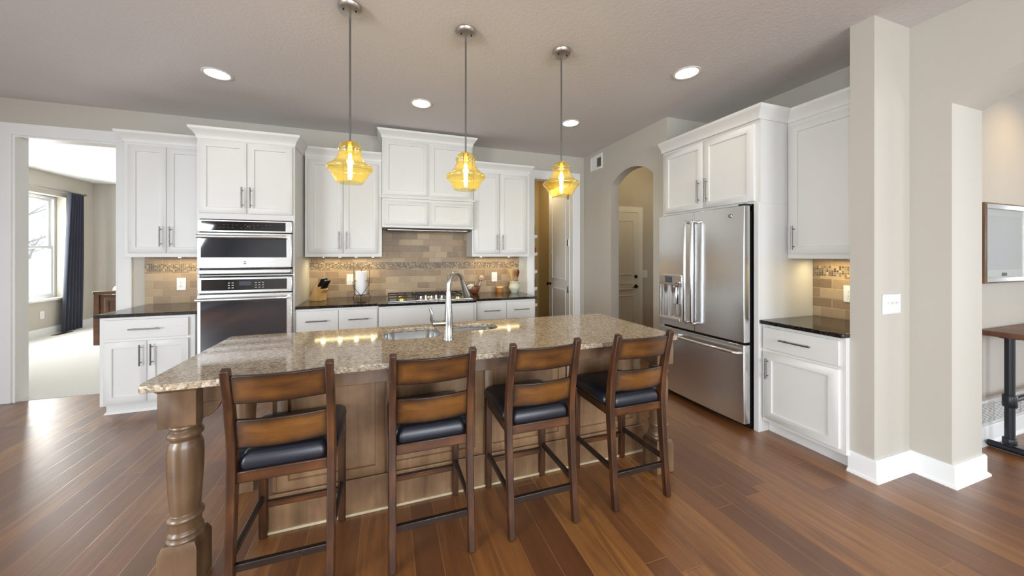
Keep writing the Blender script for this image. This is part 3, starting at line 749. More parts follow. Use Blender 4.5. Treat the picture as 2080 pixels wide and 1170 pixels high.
isl(MB().box(LX0 - .015, LX0 + .015, LY0 + .066, LY1 - .066, .79, .884), 'apron', 'leg_wood')
isl(MB().box(LX0 + .066, BX0_, LY1 - .015, LY1 + .015, .79, .884), 'apron', 'leg_wood')
isl(MB().box(LX1 - .015, LX1 + .015, LY0 + .066, BYF, .79, .884), 'apron', 'leg_wood')
for x, sg in ((LX0 + .066, 1),):
    isl(MB().prism([(x, .79), (x + .07, .79), (x + .055, .755), (x + .03, .73), (x, .72)], 1, LY0 - .012, LY0 + .012), 'bracket', 'leg_wood')

# island top with the sink cut-outs
def rrect(x0, x1, y0, y1, r, n=6):
    P = []
    for cx_, cy_, a in ((x1 - r, y0 + r, -PI / 2), (x1 - r, y1 - r, 0), (x0 + r, y1 - r, PI / 2), (x0 + r, y0 + r, PI)):
        P += [(cx_ + r * math.cos(a + i * PI / 2 / n), cy_ + r * math.sin(a + i * PI / 2 / n)) for i in range(n + 1)]
    return P
def holed_plate(name, outer, holes, z0, z1, mat, loc):
    cu = bpy.data.curves.new(name, 'CURVE'); cu.dimensions = '2D'; cu.fill_mode = 'BOTH'; cu.extrude = (z1 - z0) / 2 - .004; cu.bevel_depth = .004; cu.bevel_resolution = 2
    cu.offset = -.004
    for P in [outer] + holes:
        sp = cu.splines.new('POLY'); sp.points.add(len(P) - 1); sp.use_cyclic_u = True
        for i, p in enumerate(P): sp.points[i].co = (p[0] - loc[0], p[1] - loc[1], 0, 1)
    tmp = bpy.data.objects.new(name, cu); COL.objects.link(tmp); bpy.context.view_layer.update()
    me = bpy.data.meshes.new_from_object(tmp.evaluated_get(bpy.context.evaluated_depsgraph_get()))
    bpy.data.objects.remove(tmp); bpy.data.curves.remove(cu)
    for v in me.vertices: v.co.z += (z0 + z1) / 2 - loc[2]
    me.name = name; o = bpy.data.objects.new(name, me); COL.objects.link(o); o.location = loc
    me.materials.clear(); me.materials.append(M[mat]); return o
SL = (-.01, .355, 2.20, 2.535); SR = (.405, .775, 2.295, 2.535)
top = holed_plate('island_countertop', rrect(-.95, 1.825, 1.7376, 2.63, .03), [rrect(*SL, .09), rrect(*SR, .09)], .884, .914, 'speckled_stone', (.42, 2.2, .884))
tag(top, 'large speckled taupe stone countertop on the kitchen island', 'countertop')
t = thing('kitchen_sink', 'stainless double bowl sink set into the island top', 'sink', (.38, 2.4, .70))
for (x0, x1, y0, y1) in (SL, SR):
    mb = MB(); e = .004
    L = [[(p[0], p[1], .883) for p in rrect(x0 - .02, x1 + .02, y0 - .02, y1 + .02, .1)], [(p[0], p[1], .883) for p in rrect(x0 - e, x1 + e, y0 - e, y1 + e, .09)], [(p[0], p[1], .74) for p in rrect(x0 + .004, x1 - .004, y0 + .004, y1 - .004, .085)],
         [(p[0], p[1], .715) for p in rrect(x0 + .03, x1 - .03, y0 + .03, y1 - .03, .07)], [(p[0], p[1], .712) for p in rrect((x0 + x1) / 2 - .04, (x0 + x1) / 2 + .04, (y0 + y1) / 2 - .04, (y0 + y1) / 2 + .04, .0395)]]
    mb.loft(L, cap=False, smooth=True); mb.bm.faces.new([v for v in mb.bm.verts][-28:])
    o = mb.build('bowl', 'sink_steel', t, loc=(-.38, -2.4, -.70))
    MB().lathe([(.04, .714), (.036, .718), (.02, .713), (.001, .713)], ((x0 + x1) / 2, (y0 + y1) / 2, 0), 20).build('drain', 'chrome', o)
t = thing('faucet', 'tall brushed nickel gooseneck faucet beside the island sink', 'faucet', (.368, 2.10, .914))
MB().lathe([(.030, 0), (.030, .008), (.026, .014), (.0255, .10), (.024, .16), (.018, .24), (.0145, .29), (.0135, .30)], seg=24).build('body', 'brushed_nickel', t)
pts = [(0, 0, .27), (0, 0, .30)]; R_ = .072; dx, dy = .76, .65
for i in range(0, 15):
    a = PI - i * PI * .92 / 14; pts.append((dx * (R_ + R_ * math.cos(a)), dy * (R_ + R_ * math.cos(a)), .335 + R_ * 1.05 * math.sin(a)))
MB().tube(pts, .0135, 16).build('neck', 'brushed_nickel', t)
e = Vector(pts[-1]); d_ = (Vector(pts[-1]) - Vector(pts[-2])).normalized(); d2 = (d_ + Vector((dx * .12, dy * .12, 0))).normalized()
MB().tube([e - d2 * .005, e + d2 * .03, e + d2 * .09, e + d2 * .115, e + d2 * .118], [.0145, .016, .025, .026, .020], 20).build('spray_head', 'brushed_nickel', t)
MB().tube([(-.01, 0, .105), (-.07, 0, .105), (-.082, 0, .105), (-.092, 0, .105), (-.1, 0, .105)], [.019, .018, .022, .022, .012], 18).build('valve', 'brushed_nickel', t)
MB().tube([(-.09, 0, .105), (-.105, -.01, .13), (-.103, -.01, .165), (-.112, -.012, .195), (-.118, -.014, .205)], [.010, .0105, .010, .0085, .005], 12).build('lever', 'brushed_nickel', t)

# ------------------------------------------------------------------ bar stools
def make_chair(label, loc):
    t = thing('counter_stool', label, 'bar stool', loc, 0, 'ladder back counter stools at the island')
    w = .183
    for sx in (-1, 1):
        MB().bar([(sx * w, -.205, 0), (sx * w, -.192, .12), (sx * w, -.175, .30), (sx * w, -.160, .48), (sx * w, -.156, .60), (sx * w, -.168, .72), (sx * w, -.195, .86), (sx * w, -.232, .995)], .033,
                 [.036, .038, .042, .048, .048, .044, .038, .032]).build('back_post', 'chair_wood', t, bevel=.005)
    for sx in (-1, 1):
        MB().bar([(sx * w, .21, 0), (sx * w, .208, .28), (sx * w, .205, .555)], .036, [.034, .038, .042]).build('leg', 'chair_wood', t, bevel=.005)
    MB().box(-w + .015, w - .015, -.172, -.148, .508, .556).build('seat_rail', 'chair_rail', t, bevel=.004)
    MB().box(-w + .015, w - .015, .195, .218, .508, .556).build('seat_rail', 'chair_rail', t, bevel=.004)
    for sx in (-1, 1): MB().box(sx * w - .011, sx * w + .011, -.14, .195, .508, .556).build('seat_rail', 'chair_wood', t, bevel=.004)
    MB().box(-.165, .165, -.15, .198, .535, .557).build('seat_base', 'stretcher_dark', t)
    mb = MB(); P = lambda e, z: [(p[0], p[1], z) for p in rrect(-.205 + e, .205 - e, -.130 + e, .24 - e, .03)]
    mb.loft([P(.012, .557), P(.002, .566), P(0, .585), P(.005, .606), P(.022, .621), P(.06, .630), P(.12, .634)], smooth=True)
    mb.build('seat_cushion', 'seat_leather', t)
    mb = MB(); Q = lambda e, z: [(p[0], p[1], z) for p in rrect(-.162 + e, .162 - e, -.168 + e, -.09 - e * .2, .022)]
    mb.loft([Q(.006, .557), Q(0, .568), Q(0, .588), Q(.005, .606), Q(.016, .619), Q(.021, .622)], smooth=True); mb.build('cushion_edge', 'seat_leather', t)
    def slat(z0, z1, yb, yt):
        mb = MB(); n = 12; loops = []
        for i in range(n + 1):
            s_ = i / n; x = -w + .012 + (2 * w - .024) * s_; b = -.024 * math.sin(PI * s_)
            loops.append([(x, yb + b - .009, z0), (x, yb + b + .009, z0), (x, yt + b + .009, z1), (x, yt + b - .009, z1)])
        mb.loft(loops); o = mb.build('back_slat', 'chair_slat', t, bevel=.004)
        return o
    slat(.845, .968, -.193, -.224); slat(.652, .775, -.160, -.178)
    MB().box(-w + .014, w - .014, -.192, -.172, .165, .195).build('stretcher', 'stretcher_dark', t, bevel=.003)
    MB().box(-w + .014, w - .014, .199, .219, .15, .18).build('stretcher', 'chair_rail', t, bevel=.003)
    for sx in (-1, 1): MB().bar([(sx * w, -.17, .215), (sx * w, .195, .205)], .018, .03).build('stretcher', 'stretcher_dark', t, bevel=.003)
    return t
LC = ['leftmost wooden ladder back counter stool with dark leather seat, by the left island leg',
      'ladder back counter stool second from the left, in front of the island sink',
      'ladder back counter stool second from the right, its dark leather seat turned outward',
      'rightmost ladder back counter stool at the island, nearest the refrigerator']
LC[2] = 'third ladder back counter stool from the left at the island'
ch0 = make_chair(LC[0], (-.41, 1.815, 0)); ch0.rotation_euler = (0, 0, .0)
for lab, x, y, r in ((LC[1], .212, 1.815, 0.0), (LC[2], .786, 1.815, 0.0), (LC[3], 1.412, 1.815, 0.0)):
    dup(ch0, (x, y, 0), r, lab)

# ------------------------------------------------------------------ lights of the kitchen
def lamp_point(name, loc, e, color, r=.02):
    l = bpy.data.lights.new(name, 'POINT'); l.energy = e; l.color = color; l.shadow_soft_size = r
    o = bpy.data.objects.new(name, l); COL.objects.link(o); o.location = loc; return o
def pendant(label, loc):
    x, y, _ = loc; t = thing('pendant_lamp', label, 'pendant lamp', loc, 0, 'amber glass pendants over the island')
    z = -HC
    MB().lathe([(.003, HC - .001 + z), (.067, HC - .001 + z), (.068, HC - .010 + z), (.064, HC - .014 + z), (.066, HC - .032 + z), (.05, HC - .036 + z), (.012, HC - .038 + z), (.0005, HC - .038 + z)], seg=32).build('canopy', 'dark_nickel', t)
    c = t.children[0]
    for s_ in (-1, 1): MB().lathe([(.005, -.036), (.005, -.043), (.0005, -.044)], (s_ * .035, -.02, 0), 10).build('screw', 'bronze', c)
    MB().tube([(0, 0, -.036), (0, 0, 2.135 + z)], .0055, 10).build('rod', 'handle_nickel', t)
    MB().lathe([(.008, 2.135 + z), (.02, 2.13 + z), (.02, 2.07 + z), (.014, 2.06 + z), (.001, 2.058 + z)], seg=20).build('socket', 'brass', t)
    prof = [(.073, 1.880), (.078, 1.884), (.088, 1.902), (.104, 1.924), (.115, 1.943), (.120, 1.951), (.131, 1.957), (.137, 1.967), (.134, 1.979), (.122, 1.987), (.112, 1.990), (.096, 2.004), (.081, 2.024), (.070, 2.043), (.064, 2.056),
            (.062, 2.066), (.068, 2.080), (.071, 2.088), (.068, 2.096), (.060, 2.101), (.060, 2.112), (.050, 2.124), (.030, 2.134), (.012, 2.138)]
    MB().lathe([(r, q + z) for r, q in prof], seg=40, cap=False).build('glass_shade', 'amber_glass', t, sub=2)
    MB().lathe([(.001, 1.900 + z), (.009, 1.904 + z), (.0125, 1.918 + z), (.0125, 1.96 + z), (.0145, 2.0 + z), (.010, 2.045 + z), (.0095, 2.06 + z)], seg=16).build('bulb', 'bulb_glow', t)
    return t
PX = (-.209, .515, 1.245); PLAB = ['leftmost amber glass pendant lamp, hanging over the left end of the island', 'middle amber glass pendant lamp, hanging over the island sink', 'rightmost amber glass pendant lamp, hanging in front of the pantry door']
p0 = pendant(PLAB[0], (PX[0], 2.265, HC))
for x, l in zip(PX[1:], PLAB[1:]): dup(p0, (x, 2.265, HC), None, l)
for x in PX: lamp_point('pendant_light', (x, 2.265, 1.95), 5, (1.0, .80, .45), .03)

def can(label, loc):
    t = thing('recessed_light', label, 'ceiling light', loc, 0, 'recessed ceiling lights')
    MB().lathe([(.105, 0), (.107, -.004), (.098, -.008), (.088, -.006), (.084, -.001)], seg=40, cap=False).build('trim_ring', 'plate_white', t)
    MB().lathe([(.086, -.0005), (.086, -.003), (.001, -.0035)], seg=40).build('lens', 'lamp_glow', t)
    return t
CANS = [(-1.349, 3.464, 'round recessed ceiling light above the left cabinets'), (.338, 3.489, 'round recessed ceiling light in front of the range hood'),
        (2.025, 3.465, 'round recessed ceiling light in front of the pantry'), (2.39, 2.203, 'round recessed ceiling light in front of the refrigerator')]
c0 = can(CANS[0][2], (*CANS[0][:2], HC))
for x, y, l in CANS[1:]: dup(c0, (x, y, HC), None, l)
def spot(name, loc, e, color, ang=2.2, blend=.9):
    l = bpy.data.lights.new(name, 'SPOT'); l.energy = e; l.color = color; l.spot_size = ang; l.spot_blend = blend; l.shadow_soft_size = .07
    o = bpy.data.objects.new(name, l); COL.objects.link(o); o.location = loc; return o
for (x, y, _), e_ in zip(CANS, (2.0, 6.0, 28.0, 12.0)): spot('can_light', (x, y, HC - .02), e_, (1.0, .88, .70))
for x, y in ((-1.2, .3), (1.2, .3), (-2.6, -2.0), (0, -2.0), (2.2, -2.0)): spot('can_light', (x, y, HC - .02), 9, (1.0, .90, .76))
spot('can_light', (5.2, -.2, HC - .02), 20, (1.0, .86, .62)); spot('can_light', (4.7, .85, HC - .02), 34, (1.0, .66, .26))
lamp_point('passage_light', (3.85, 3.75, 2.75), 11, (1.0, .80, .48), .1)
lamp_point('pantry_light', (2.5, 5.3, 2.7), 9, (1.0, .82, .52), .08)

# puck lights under the wall cabinets
def puck(label, loc):
    t = thing('puck_light', label, 'cabinet light', loc, 0, 'under cabinet puck lights')
    MB().lathe([(.034, 0), (.034, -.010), (.026, -.012), (.025, -.008)], seg=24, cap=False).build('housing', 'brushed_nickel', t)
    MB().lathe([(.026, -.006), (.026, -.009), (.001, -.0095)], seg=24).build('lens', 'puck_glow', t); return t
PU = [(-.70, 'puck light under the wall cabinet beside the oven tower, first from the ovens'), (-.52, 'second puck light from the ovens under the wall cabinet'), (-.34, 'third puck light from the ovens under the wall cabinet'),
      (-.15, 'puck light under the wall cabinet closest to the hood on its left'), (1.22, 'puck light under the right wall cabinet closest to the hood'), (1.62, 'puck light under the right wall cabinet near the pantry')]
q0 = puck(PU[0][1], (PU[0][0], 4.44, 1.418))
for x, l in PU[1:]: dup(q0, (x, 4.44, 1.418), None, l)
dup(q0, (-2.05, 4.45, 1.418), None, 'puck light under the wall cabinet left of the ovens')
dup(q0, (3.40, 1.62, 1.41), None, 'puck light under the wall cabinet right of the refrigerator')
WARM = (1.0, .80, .42)
area('under_cabinet_light', (-.45, 4.50, 1.40), (0, 0, 0), .7, .06, 1.5, WARM)
area('under_cabinet_light', (1.45, 4.50, 1.40), (0, 0, 0), .7, .06, 1.5, WARM)
area('under_cabinet_light', (-2.05, 4.52, 1.40), (0, 0, 0), .55, .06, 1.3, WARM)
area('under_cabinet_light', (3.43, 1.66, 1.395), (0, 0, 0), .06, .4, 1.5, WARM)

# ------------------------------------------------------------------ things on the counters
CT = .915
KR = 1.05
t = thing('knife_block', 'pale wood knife block on the granite beside the ovens', 'knife block', (-.72, 4.36, CT), KR)
mb = MB(); mb.prism([(.095, 0), (.095, .03), (.02, .18), (-.075, .125), (-.045, .09), (-.045, 0)], 0, -.055, .055); mb.build('block', 'block_wood', t, bevel=.004)
o = t.children[0]
MB().box(-.05, .05, -.041, .091, -.0005, .006).build('base_pad', 'black_plastic', t)
# the slots face up and towards the viewer (local -y): handles stand out along this direction
bmv = MB()
kn = None
for i in range(8):
    a, b = i % 4, i // 4
    lab = ['black handled knife in the knife block, front row, first from the ovens', 'black handled knife in the knife block, front row, second from the ovens', 'black handled knife in the knife block, front row, third from the ovens', 'black handled knife in the knife block, front row, closest to the paper towels',
           'black handled knife in the knife block, back row, first from the ovens', 'black handled knife in the knife block, back row, second from the ovens', 'black handled knife in the knife block, back row, third from the ovens', 'black handled knife in the knife block, back row, closest to the paper towels'][i]
    lx = -.039 + a * .026; f = .30 + .42 * b; by = -.075 + .095 * f; bz = .125 + .055 * f
    base = Matrix.Rotation(KR, 4, 'Z') @ Vector((lx, by, bz)); wl = Vector((-.72, 4.36, CT)) + base
    L = .085 + .03 * b
    if kn is None:
        kn = thing('kitchen_knife', lab, 'knife', tuple(wl), KR, 'knives in the knife block')
        d_ = Vector((0, -.5, .87)).normalized()
        MB().tube([d_ * -.004, d_ * .02, d_ * .06, d_ * .1, d_ * .108], [.0085, .0095, .0085, .0105, .006], 10).build('handle', 'black_plastic', kn)
        MB().tube([d_ * .107, d_ * .113], [.0075, .006], 10).build('end_cap', 'chrome', kn)
        MB().box(-.0008, .0008, -.004, .004, -.012, .003).build('blade', 'chrome', kn)
    else: dup(kn, tuple(wl), None, lab)

# paper towel holder with heart shaped wire and a roll on it
t = thing('paper_towel_holder', 'brown wire paper towel holder with heart shaped sides', 'paper towel holder', (-.282, 4.40, CT))
mb = MB()
def heart(y, sgn=1):
    P = []
    for i in range(0, 25):
        a = -PI / 2 + i * (2 * PI) / 24; 
        xx = .082 * math.sin(2 * PI * i / 24) ** 3 * 1.05; zz = .20 + .0115 * (13 * math.cos(2 * PI * i / 24) - 5 * math.cos(4 * PI * i / 24) - 2 * math.cos(6 * PI * i / 24) - math.cos(8 * PI * i / 24))
        P.append((xx, y, zz))
    return P
hp = [(0, -.075, .045)] + [(-.045, -.075, .10), (-.085, -.07, .165), (-.09, -.06, .205), (-.07, -.055, .225), (-.05, -.06, .21)]
mb.tube(hp, .003, 8); mb.tube([(-p[0], p[1], p[2]) for p in hp], .003, 8)
mb.tube([(0, .07, .355), (-.03, .07, .385), (-.065, .07, .392), (-.088, .07, .365), (-.09, .07, .25), (-.082, .07, .1), (-.08, .07, .05), (-.095, .075, .004)], .003, 8)
mb.tube([(0, .07, .355), (.03, .07, .385), (.065, .07, .392), (.088, .07, .365), (.09, .07, .25), (.082, .07, .1), (.08, .07, .05), (.095, .075, .004)], .003, 8)
mb.tube([(0, -.075, .045), (0, -.08, .02), (0, -.085, .004)], .003, 8)
mb.tube([(0.05 * math.cos(a), 0.05 * math.sin(a), .05) for a in [i * PI / 8 for i in range(17)]], .003, 8)
mb.tube([(-.08, .07, .05), (0, -.075, .045), (.08, .07, .05), (-.08, .07, .05)], .003, 8)
mb.build('wire_frame', 'wire_brown', t)
MB().tube([(0, 0, .048), (0, 0, .352)], .006, 10).build('post', 'wire_brown', t)
for x, y in ((-.095, .075), (.095, .075), (0, -.085)): MB().lathe([(.004, 0), (.007, .003), (.004, .010), (.001, .012)], (x, y, 0), 10).build('foot', 'wire_brown', t)
t = thing('paper_towel_roll', 'white paper towel roll standing in the wire holder', 'paper towel roll', (-.282, 4.40, CT + .056))
mb = MB(); mb.lathe([(.019, 0), (.062, 0), (.064, .003), (.064, .273), (.062, .276), (.019, .276), (.019, 0)], seg=40, cap=False); mb.build('roll', 'paper', t)
MB().lathe([(.0185, .002), (.0185, .274), (.0165, .274), (.0165, .002)], seg=24, cap=False).build('cardboard_core', 'jar_tan', t)

# mixing bowl with dish and jar, small canister, utensil crock
t = thing('mixing_bowl', 'brown wooden bowl standing behind the cooktop', 'bowl', (1.13, 4.50, CT), 0)
MB().lathe([(.001, .002), (.055, 0), (.062, .006), (.082, .05), (.085, .095), (.082, .10), (.078, .095), (.075, .05), (.055, .014), (.001, .012)], seg=36, cap=False).build('bowl', 'bowl_wood', t)
o = MB().lathe([(.001, 0), (.03, 0), (.042, .02), (.046, .05), (.043, .05), (.038, .02), (.001, .006)], seg=24, cap=False).build('cup', 'ceramic_white', loc=(1.095, 4.48, CT + .068))
o.rotation_euler = (.3, -.35, 0); tag(o, 'small white cup lying in the brown wooden bowl', 'cup')
t = thing('glass_jar', 'clear glass jar with speckled stopper leaning out of the wooden bowl', 'jar', (1.165, 4.50, CT + .03)); t.rotation_euler = (-.1, .45, 0)
MB().lathe([(.001, 0), (.034, 0), (.036, .01), (.036, .12), (.026, .14), (.024, .165)], seg=24, cap=False).build('body', 'jar_glass', t)
mb = MB(); mb.lathe([(.022, .16), (.034, .172), (.04, .195), (.034, .22), (.02, .232), (.001, .236)], seg=16)
for i in range(10):
    a = i * 2.4; mb.lathe([(.001, -.012), (.012, -.004), (.013, .004), (.001, .013)], (.034 * math.cos(a), .034 * math.sin(a), .185 + .006 * (i % 5)), 8)
mb.build('stopper', 'garlic', t)
t = thing('canister', 'short round pale wood canister left of the utensil crock', 'canister', (1.52, 4.53, CT))
MB().lathe([(.001, 0), (.047, 0), (.049, .004), (.049, .062), (.046, .064), (.001, .064)], seg=32).build('body', 'mid_wood', t)
MB().lathe([(.051, .065), (.051, .078), (.047, .083), (.001, .084)], seg=32).build('lid', 'pale_wood', t)
t = thing('utensil_crock', 'cream ceramic crock holding wooden spoons, by the pantry wall', 'crock', (1.72, 4.48, CT))
MB().lathe([(.001, .002), (.048, 0), (.05, .01), (.058, .022), (.078, .055), (.08, .075), (.074, .10), (.066, .118), (.066, .135), (.074, .15), (.070, .152), (.060, .135), (.060, .115), (.07, .075), (.05, .02), (.001, .014)], seg=36, cap=False).build('body', 'ceramic_cream', t)
def utensil(name, label, mat, loc, rot, kind):
    t = thing(name, label, 'utensil', loc, 0, 'wooden utensils in the crock'); t.rotation_euler = rot
    MB().tube([(0, 0, 0), (0, 0, .10), (0, 0, .20)], [.005, .0055, .006], 10).build('handle', mat, t)
    mb = MB()
    if kind == 'spatula': mb.prism([(-.008, .19), (.008, .19), (.03, .275), (.034, .30), (-.034, .30), (-.03, .275)], 1, -.003, .003)
    else: mb.loft([[(r * math.cos(a), .45 * r * math.sin(a) * (1 if math.sin(a) > 0 else .4), z) for a in [i * 2 * PI / 16 for i in range(16)]] for r, z in ((.006, .19), (.018, .21), (.028, .235), (.031, .26), (.026, .285), (.012, .30), (.002, .304))], smooth=True)
    mb.build('head', mat, t, bevel=.001); return t
utensil('wooden_spatula', 'pale wooden spatula leaning left in the cream crock', 'pale_wood', (1.71, 4.48, CT + .03), (.05, -.20, 0), 'spatula')
utensil('wooden_spoon', 'dark brown wooden spoon standing in the cream crock', 'dark_wood_spoon', (1.73, 4.48, CT + .02), (-.04, .22, .3), 'spoon')
utensil('wooden_spoon', 'honey coloured wooden spoon leaning right behind the dark one', 'mid_wood', (1.735, 4.495, CT + .02), (-.1, .30, .9), 'spoon')

# ------------------------------------------------------------------ wall plates and vents
def plate(name, label, cat, loc, rz, w=.082, h=.135, kind='outlet', n=1, group=None):
    t = thing(name, label, cat, loc, rz, group)
    MB().box(-w / 2, w / 2, -.006, 0, -h / 2, h / 2).build('cover_plate', 'plate_white', t, bevel=.003)
    for i in range(n):
        x = (i - (n - 1) / 2) * .046
        if kind == 'outlet': 
            o = MB().box(x - .017, x + .017, -.008, -.005, -.034, .034).build('receptacle', 'door_white', t, bevel=.001)
            m = MB()
            for zz in (-.018, .018):
                for xx in (-.006, .006): m.box(x + xx - .001, x + xx + .001, -.0085, -.0075, zz - .005, zz + .005)
            m.build('slot', 'vent_dark', o)
        else: MB().bar([(x, -.005, -.004), (x, -.018, .012)], .010, .008).build('toggle', 'plate_white', t, bevel=.001)
    return t
plate('wall_outlet', 'white outlet in the tile above the left countertop', 'outlet', (-2.125, YW - .008, 1.122), 0)
plate('wall_outlet', 'white outlet in the tile behind the paper towels', 'outlet', (-.425, YW - .008, 1.132), 0)
plate('wall_outlet', 'white outlet in the tile between the cooktop and the utensil crock', 'outlet', (1.469, YW - .008, 1.128), 0)
plate('wall_outlet', 'white outlet in the tile right of the refrigerator', 'outlet', (XK - .008, 1.70, 1.125), R90)
plate('wall_outlet', 'white outlet low on the bedroom wall below the window', 'outlet', (-5.77, 8.248, .38), PI / 2)
plate('light_switch', 'white triple light switch on the wall end beside the dining arch', 'light switch', (3.127, 1.296, 1.12), 0, .20, .128, 'switch', 3)
plate('light_switch', 'white light switch beside the door in the arched passage', 'light switch', (4.122, 4.637, 1.122), 0, .10, .13, 'switch', 1)
t = thing('wall_vent', 'square white air vent high on the wall beside the arched passage', 'vent', (XR, 4.30, 2.80), R90)
MB().shaker(-.148, .148, -.108, .108, -.012, .012, .022, .004).build('frame', 'plate_white', t)
o = MB().box(.03, .12, -.0125, -.006, -.072, .055).build('dark_opening', 'vent_dark', t)  # dark box put in for the vent's opening
m = MB()
for i in range(6): m.box(.03, .12, -.015, -.012, -.066 + i * .021, -.060 + i * .021)
m.build('louver', 'brushed_nickel', o)
def low_vent(label, x):
    t = thing('return_vent', label, 'vent', (x, 1.296, .23), 0, 'return vents above the dining baseboard')
    MB().shaker(-.21, .21, -.098, .098, -.012, .012, .02, .006).build('frame', 'plate_white', t)
    MB().box(-.185, .185, -.0065, -.006, -.076, .076).build('dark_backing', 'vent_dark', t)  # dark sheet painted in for the shade between the louvers
    for k in (-1, 1):
        m = MB()
        for i in range(13): m.box(k * .093 - .085, k * .093 + .085, -.013, -.0066, -.074 + i * .0118, -.067 + i * .0118)
        m.build('grille', 'plate_white', t)
    return t
v0 = low_vent('white return air vent above the dining baseboard, left of the table post', 4.46)
dup(v0, (4.90, 1.296, .23), None, 'white return air vent above the dining baseboard, right of the table post')
t = thing('floor_register', 'low brown floor register on the carpet below the curtain', 'vent', (-5.62, 8.42, .004))
MB().box(-.05, .05, -.15, .15, 0, .006).build('grille', 'bronze', t)

# ------------------------------------------------------------------ pantry: door, shelves, goods; passage door
def panel_door(name, mb_w, mb_h, mat, loc, rz, hinge_side, splits, label):
    d = empty(name, loc, rz); tag(d, label, None, None, 'structure')
    th = .036; mb = MB(); mb.box(0, mb_w, 0, th, 0, mb_h); s = mb.build('door_slab', mat, d, bevel=.002)
    for z0, z1 in splits:
        for side in (0, 1):
            q = MB(); q.shaker(.11, mb_w - .11, z0, z1, -.008, .0085, .018, .010); p = q.build('door_panel', mat, d)
            if side: p.location = (mb_w, th, 0); p.rotation_euler = (0, 0, PI)
    return d
pd = panel_door('door_1', .70, 2.56, 'door_white', (2.735, 5.42, .012), -PI / 2, 0, [(1.02, 2.44), (.16, .88)], 'white two panel pantry door standing open')
for z in (2.36, 1.62, .88): MB().tube([(.69, -.005, z - .05), (.69, -.005, z + .05)], .008, 8).build('hinge', 'brushed_nickel', pd); MB().box(.64, .69, -.004, 0, z - .05, z + .05).build('hinge_plate', 'brushed_nickel', pd)
MB().lathe([(.026, -.0), (.026, -.008), (.012, -.012), (.012, -.035), (.026, -.045), (.028, -.06), (.018, -.07), (.001, -.071)], (.06, 0, .93), 20, 1).build('door_knob', 'bronze', pd)
HX0, HX1 = 3.15, 3.975
hd = panel_door('door_2', HX1 - HX0 - .01, 2.125, 'door_white', (HX0 + .005, YW - .037, .01), 0, 0, [(1.10, 2.0), (.86, .98), (.14, .78)], 'white panelled door at the end of the arched passage')
MB().lathe([(.03, 0), (.03, -.01), (.02, -.02), (.001, -.022)], (HX1 - HX0 - .075, 0, 1.075), 20, 1).build('deadbolt', 'bronze', hd)
mb = MB(); mb.lathe([(.032, 0), (.032, -.008), (.014, -.014), (.012, -.05), (.001, -.052)], (HX1 - HX0 - .075, 0, .915), 20, 1); mb.tube([(HX1 - HX0 - .075, -.045, .915), (HX1 - HX0 - .13, -.05, .91), (HX1 - HX0 - .18, -.045, .90)], [.009, .008, .006], 10); mb.build('lever_handle', 'bronze', hd)
casing_y(6, HX0, HX1, 2.145, YW, .09)
for i, z in enumerate((.60, .88, 1.17, 1.47, 1.77)):
    lab = ['lowest white pantry shelf', 'second white pantry shelf from the floor', 'middle white pantry shelf', 'fourth white pantry shelf from the floor', 'topmost white pantry shelf'][i] + ' seen through the pantry doorway'
    t = thing('pantry_shelf', lab, 'shelf', (2.085, 5.32, z), 0, 'pantry shelves')
    m = MB()
    for k in range(9): m.tube([(.01 + k * .044, 0, 0), (.01 + k * .044, .94, 0)], .004, 6)
    m.build('wire_deck', 'plate_white', t)
    MB().box(.0, .375, -.006, .0, -.035, .012).build('end_rail', 'plate_white', t)
    MB().bar([(.36, -.0, -.005), (.05, -.0, -.16)], .01, .01).build('bracket', 'plate_white', t) if 0 else MB().prism([(.34, -.035), (.36, -.035), (.03, -.19), (.0, -.19)], 1, -.006, .004).build('bracket', 'plate_white', t)
for nm, lab, mat, x, z, r, h in (('bottle', 'dark bottle on the topmost pantry shelf', 'jar_dark', 2.40, 1.775, .04, .26), ('jar', 'red jar on the fourth pantry shelf', 'jar_red', 2.41, 1.475, .05, .13),
                                 ('jar', 'tan jar on the middle pantry shelf', 'jar_tan', 2.40, 1.175, .04, .16), ('bottle', 'dark bottle on the second pantry shelf', 'jar_dark', 2.40, .885, .045, .2)):
    t = thing(nm, lab, nm, (x, 5.38, z))
    MB().lathe([(.001, 0), (r, 0), (r, h * .65), (r * .8, h * .75), (r * .5, h * .82), (r * .5, h * .9)], seg=20).build('body', mat, t)
    MB().lathe([(r * .55, h * .9), (r * .55, h), (.001, h)], seg=16).build('cap', 'black_plastic', t)

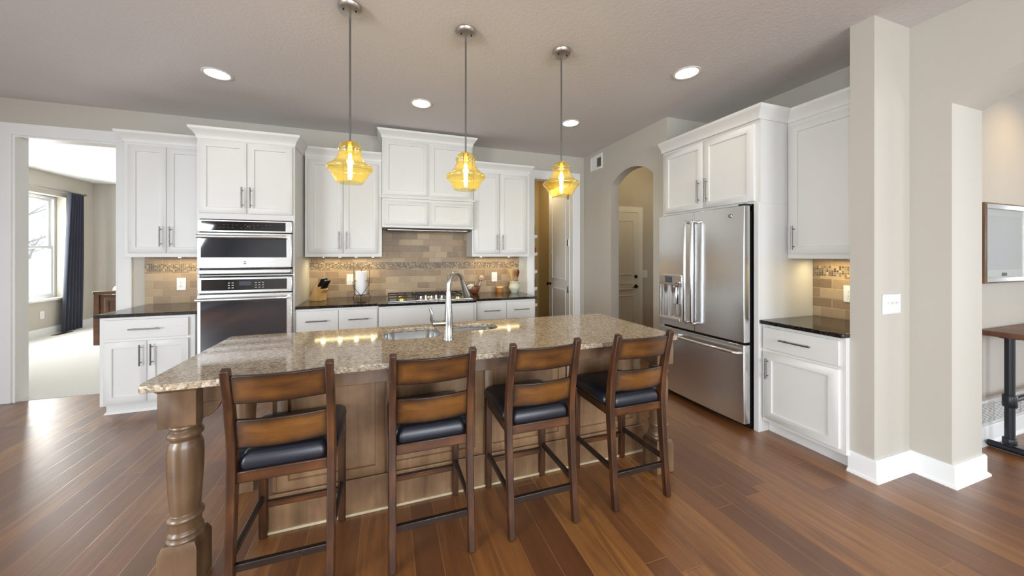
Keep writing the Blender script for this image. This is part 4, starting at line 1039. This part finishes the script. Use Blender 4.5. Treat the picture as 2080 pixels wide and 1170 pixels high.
# ------------------------------------------------------------------ dining side: picture, pipe leg table
t = thing('framed_picture', 'silver and brown framed grey print on the dining wall', 'picture', (4.62, 1.294, 1.53))
w2, h2 = .385, .305
m = MB(); o_ = lambda a, b, y: [(-a, y, -b), (a, y, -b), (a, y, b), (-a, y, b)]
m.loft([o_(w2, h2, 0), o_(w2, h2, -.035), o_(w2 - .012, h2 - .012, -.042), o_(w2 - .016, h2 - .016, -.03), o_(w2 - .016, h2 - .016, 0), o_(w2, h2, 0)], cap=False); m.build('frame', 'frame_wood', t)
m = MB(); m.loft([o_(w2 - .012, h2 - .012, -.0), o_(w2 - .012, h2 - .012, -.044), o_(w2 - .04, h2 - .04, -.030), o_(w2 - .04, h2 - .04, 0), o_(w2 - .012, h2 - .012, 0)], cap=False); m.build('inner_frame', 'silver_frame', t)
MB().box(-w2 + .03, w2 - .03, -.012, -.004, -h2 + .03, h2 - .03).build('mat_board', 'mat_paper', t)
MB().box(-w2 + .10, w2 - .10, -.0135, -.012, -h2 + .10, h2 - .09).build('print', 'art_grey', t)
MB().box(-.04, .04, -.014, -.0125, -h2 + .05, -h2 + .075).build('plaque', 'vent_dark', t)
MB().box(-w2 + .03, w2 - .03, -.022, -.020, -h2 + .03, h2 - .03).build('glass', 'picture_glass', t)
t = thing('bar_table', 'brown wood topped bar table on black pipe legs along the dining wall', 'table', (5.2, 1.08, 0))
MB().box(-.98, .98, -.02, .19, .842, .88).build('tabletop', 'table_wood', t, bevel=.004)
for x in (-.88, .88):
    m = MB(); m.tube([(x, .095, .05), (x, .095, .84)], .024, 16)
    m.lathe([(.03, .33), (.034, .335), (.034, .415), (.03, .42)], (x, .095, 0), 16); m.lathe([(.05, .83), (.05, .842), (.028, .842)], (x, .095, 0), 16); m.lathe([(.032, .06), (.034, .065), (.034, .1), (.03, .105)], (x, .095, 0), 16)
    m.build('pipe_leg', 'pipe_black', t)
    m = MB(); m.tube([(x, -.30, .026), (x, .19, .026)], .024, 16); m.build('pipe_foot', 'pipe_black', t)
MB().tube([(-.85, .095, .375), (.85, .095, .375)], .018, 12).build('crossbar', 'pipe_black', t)

bpy.context.view_layer.update()
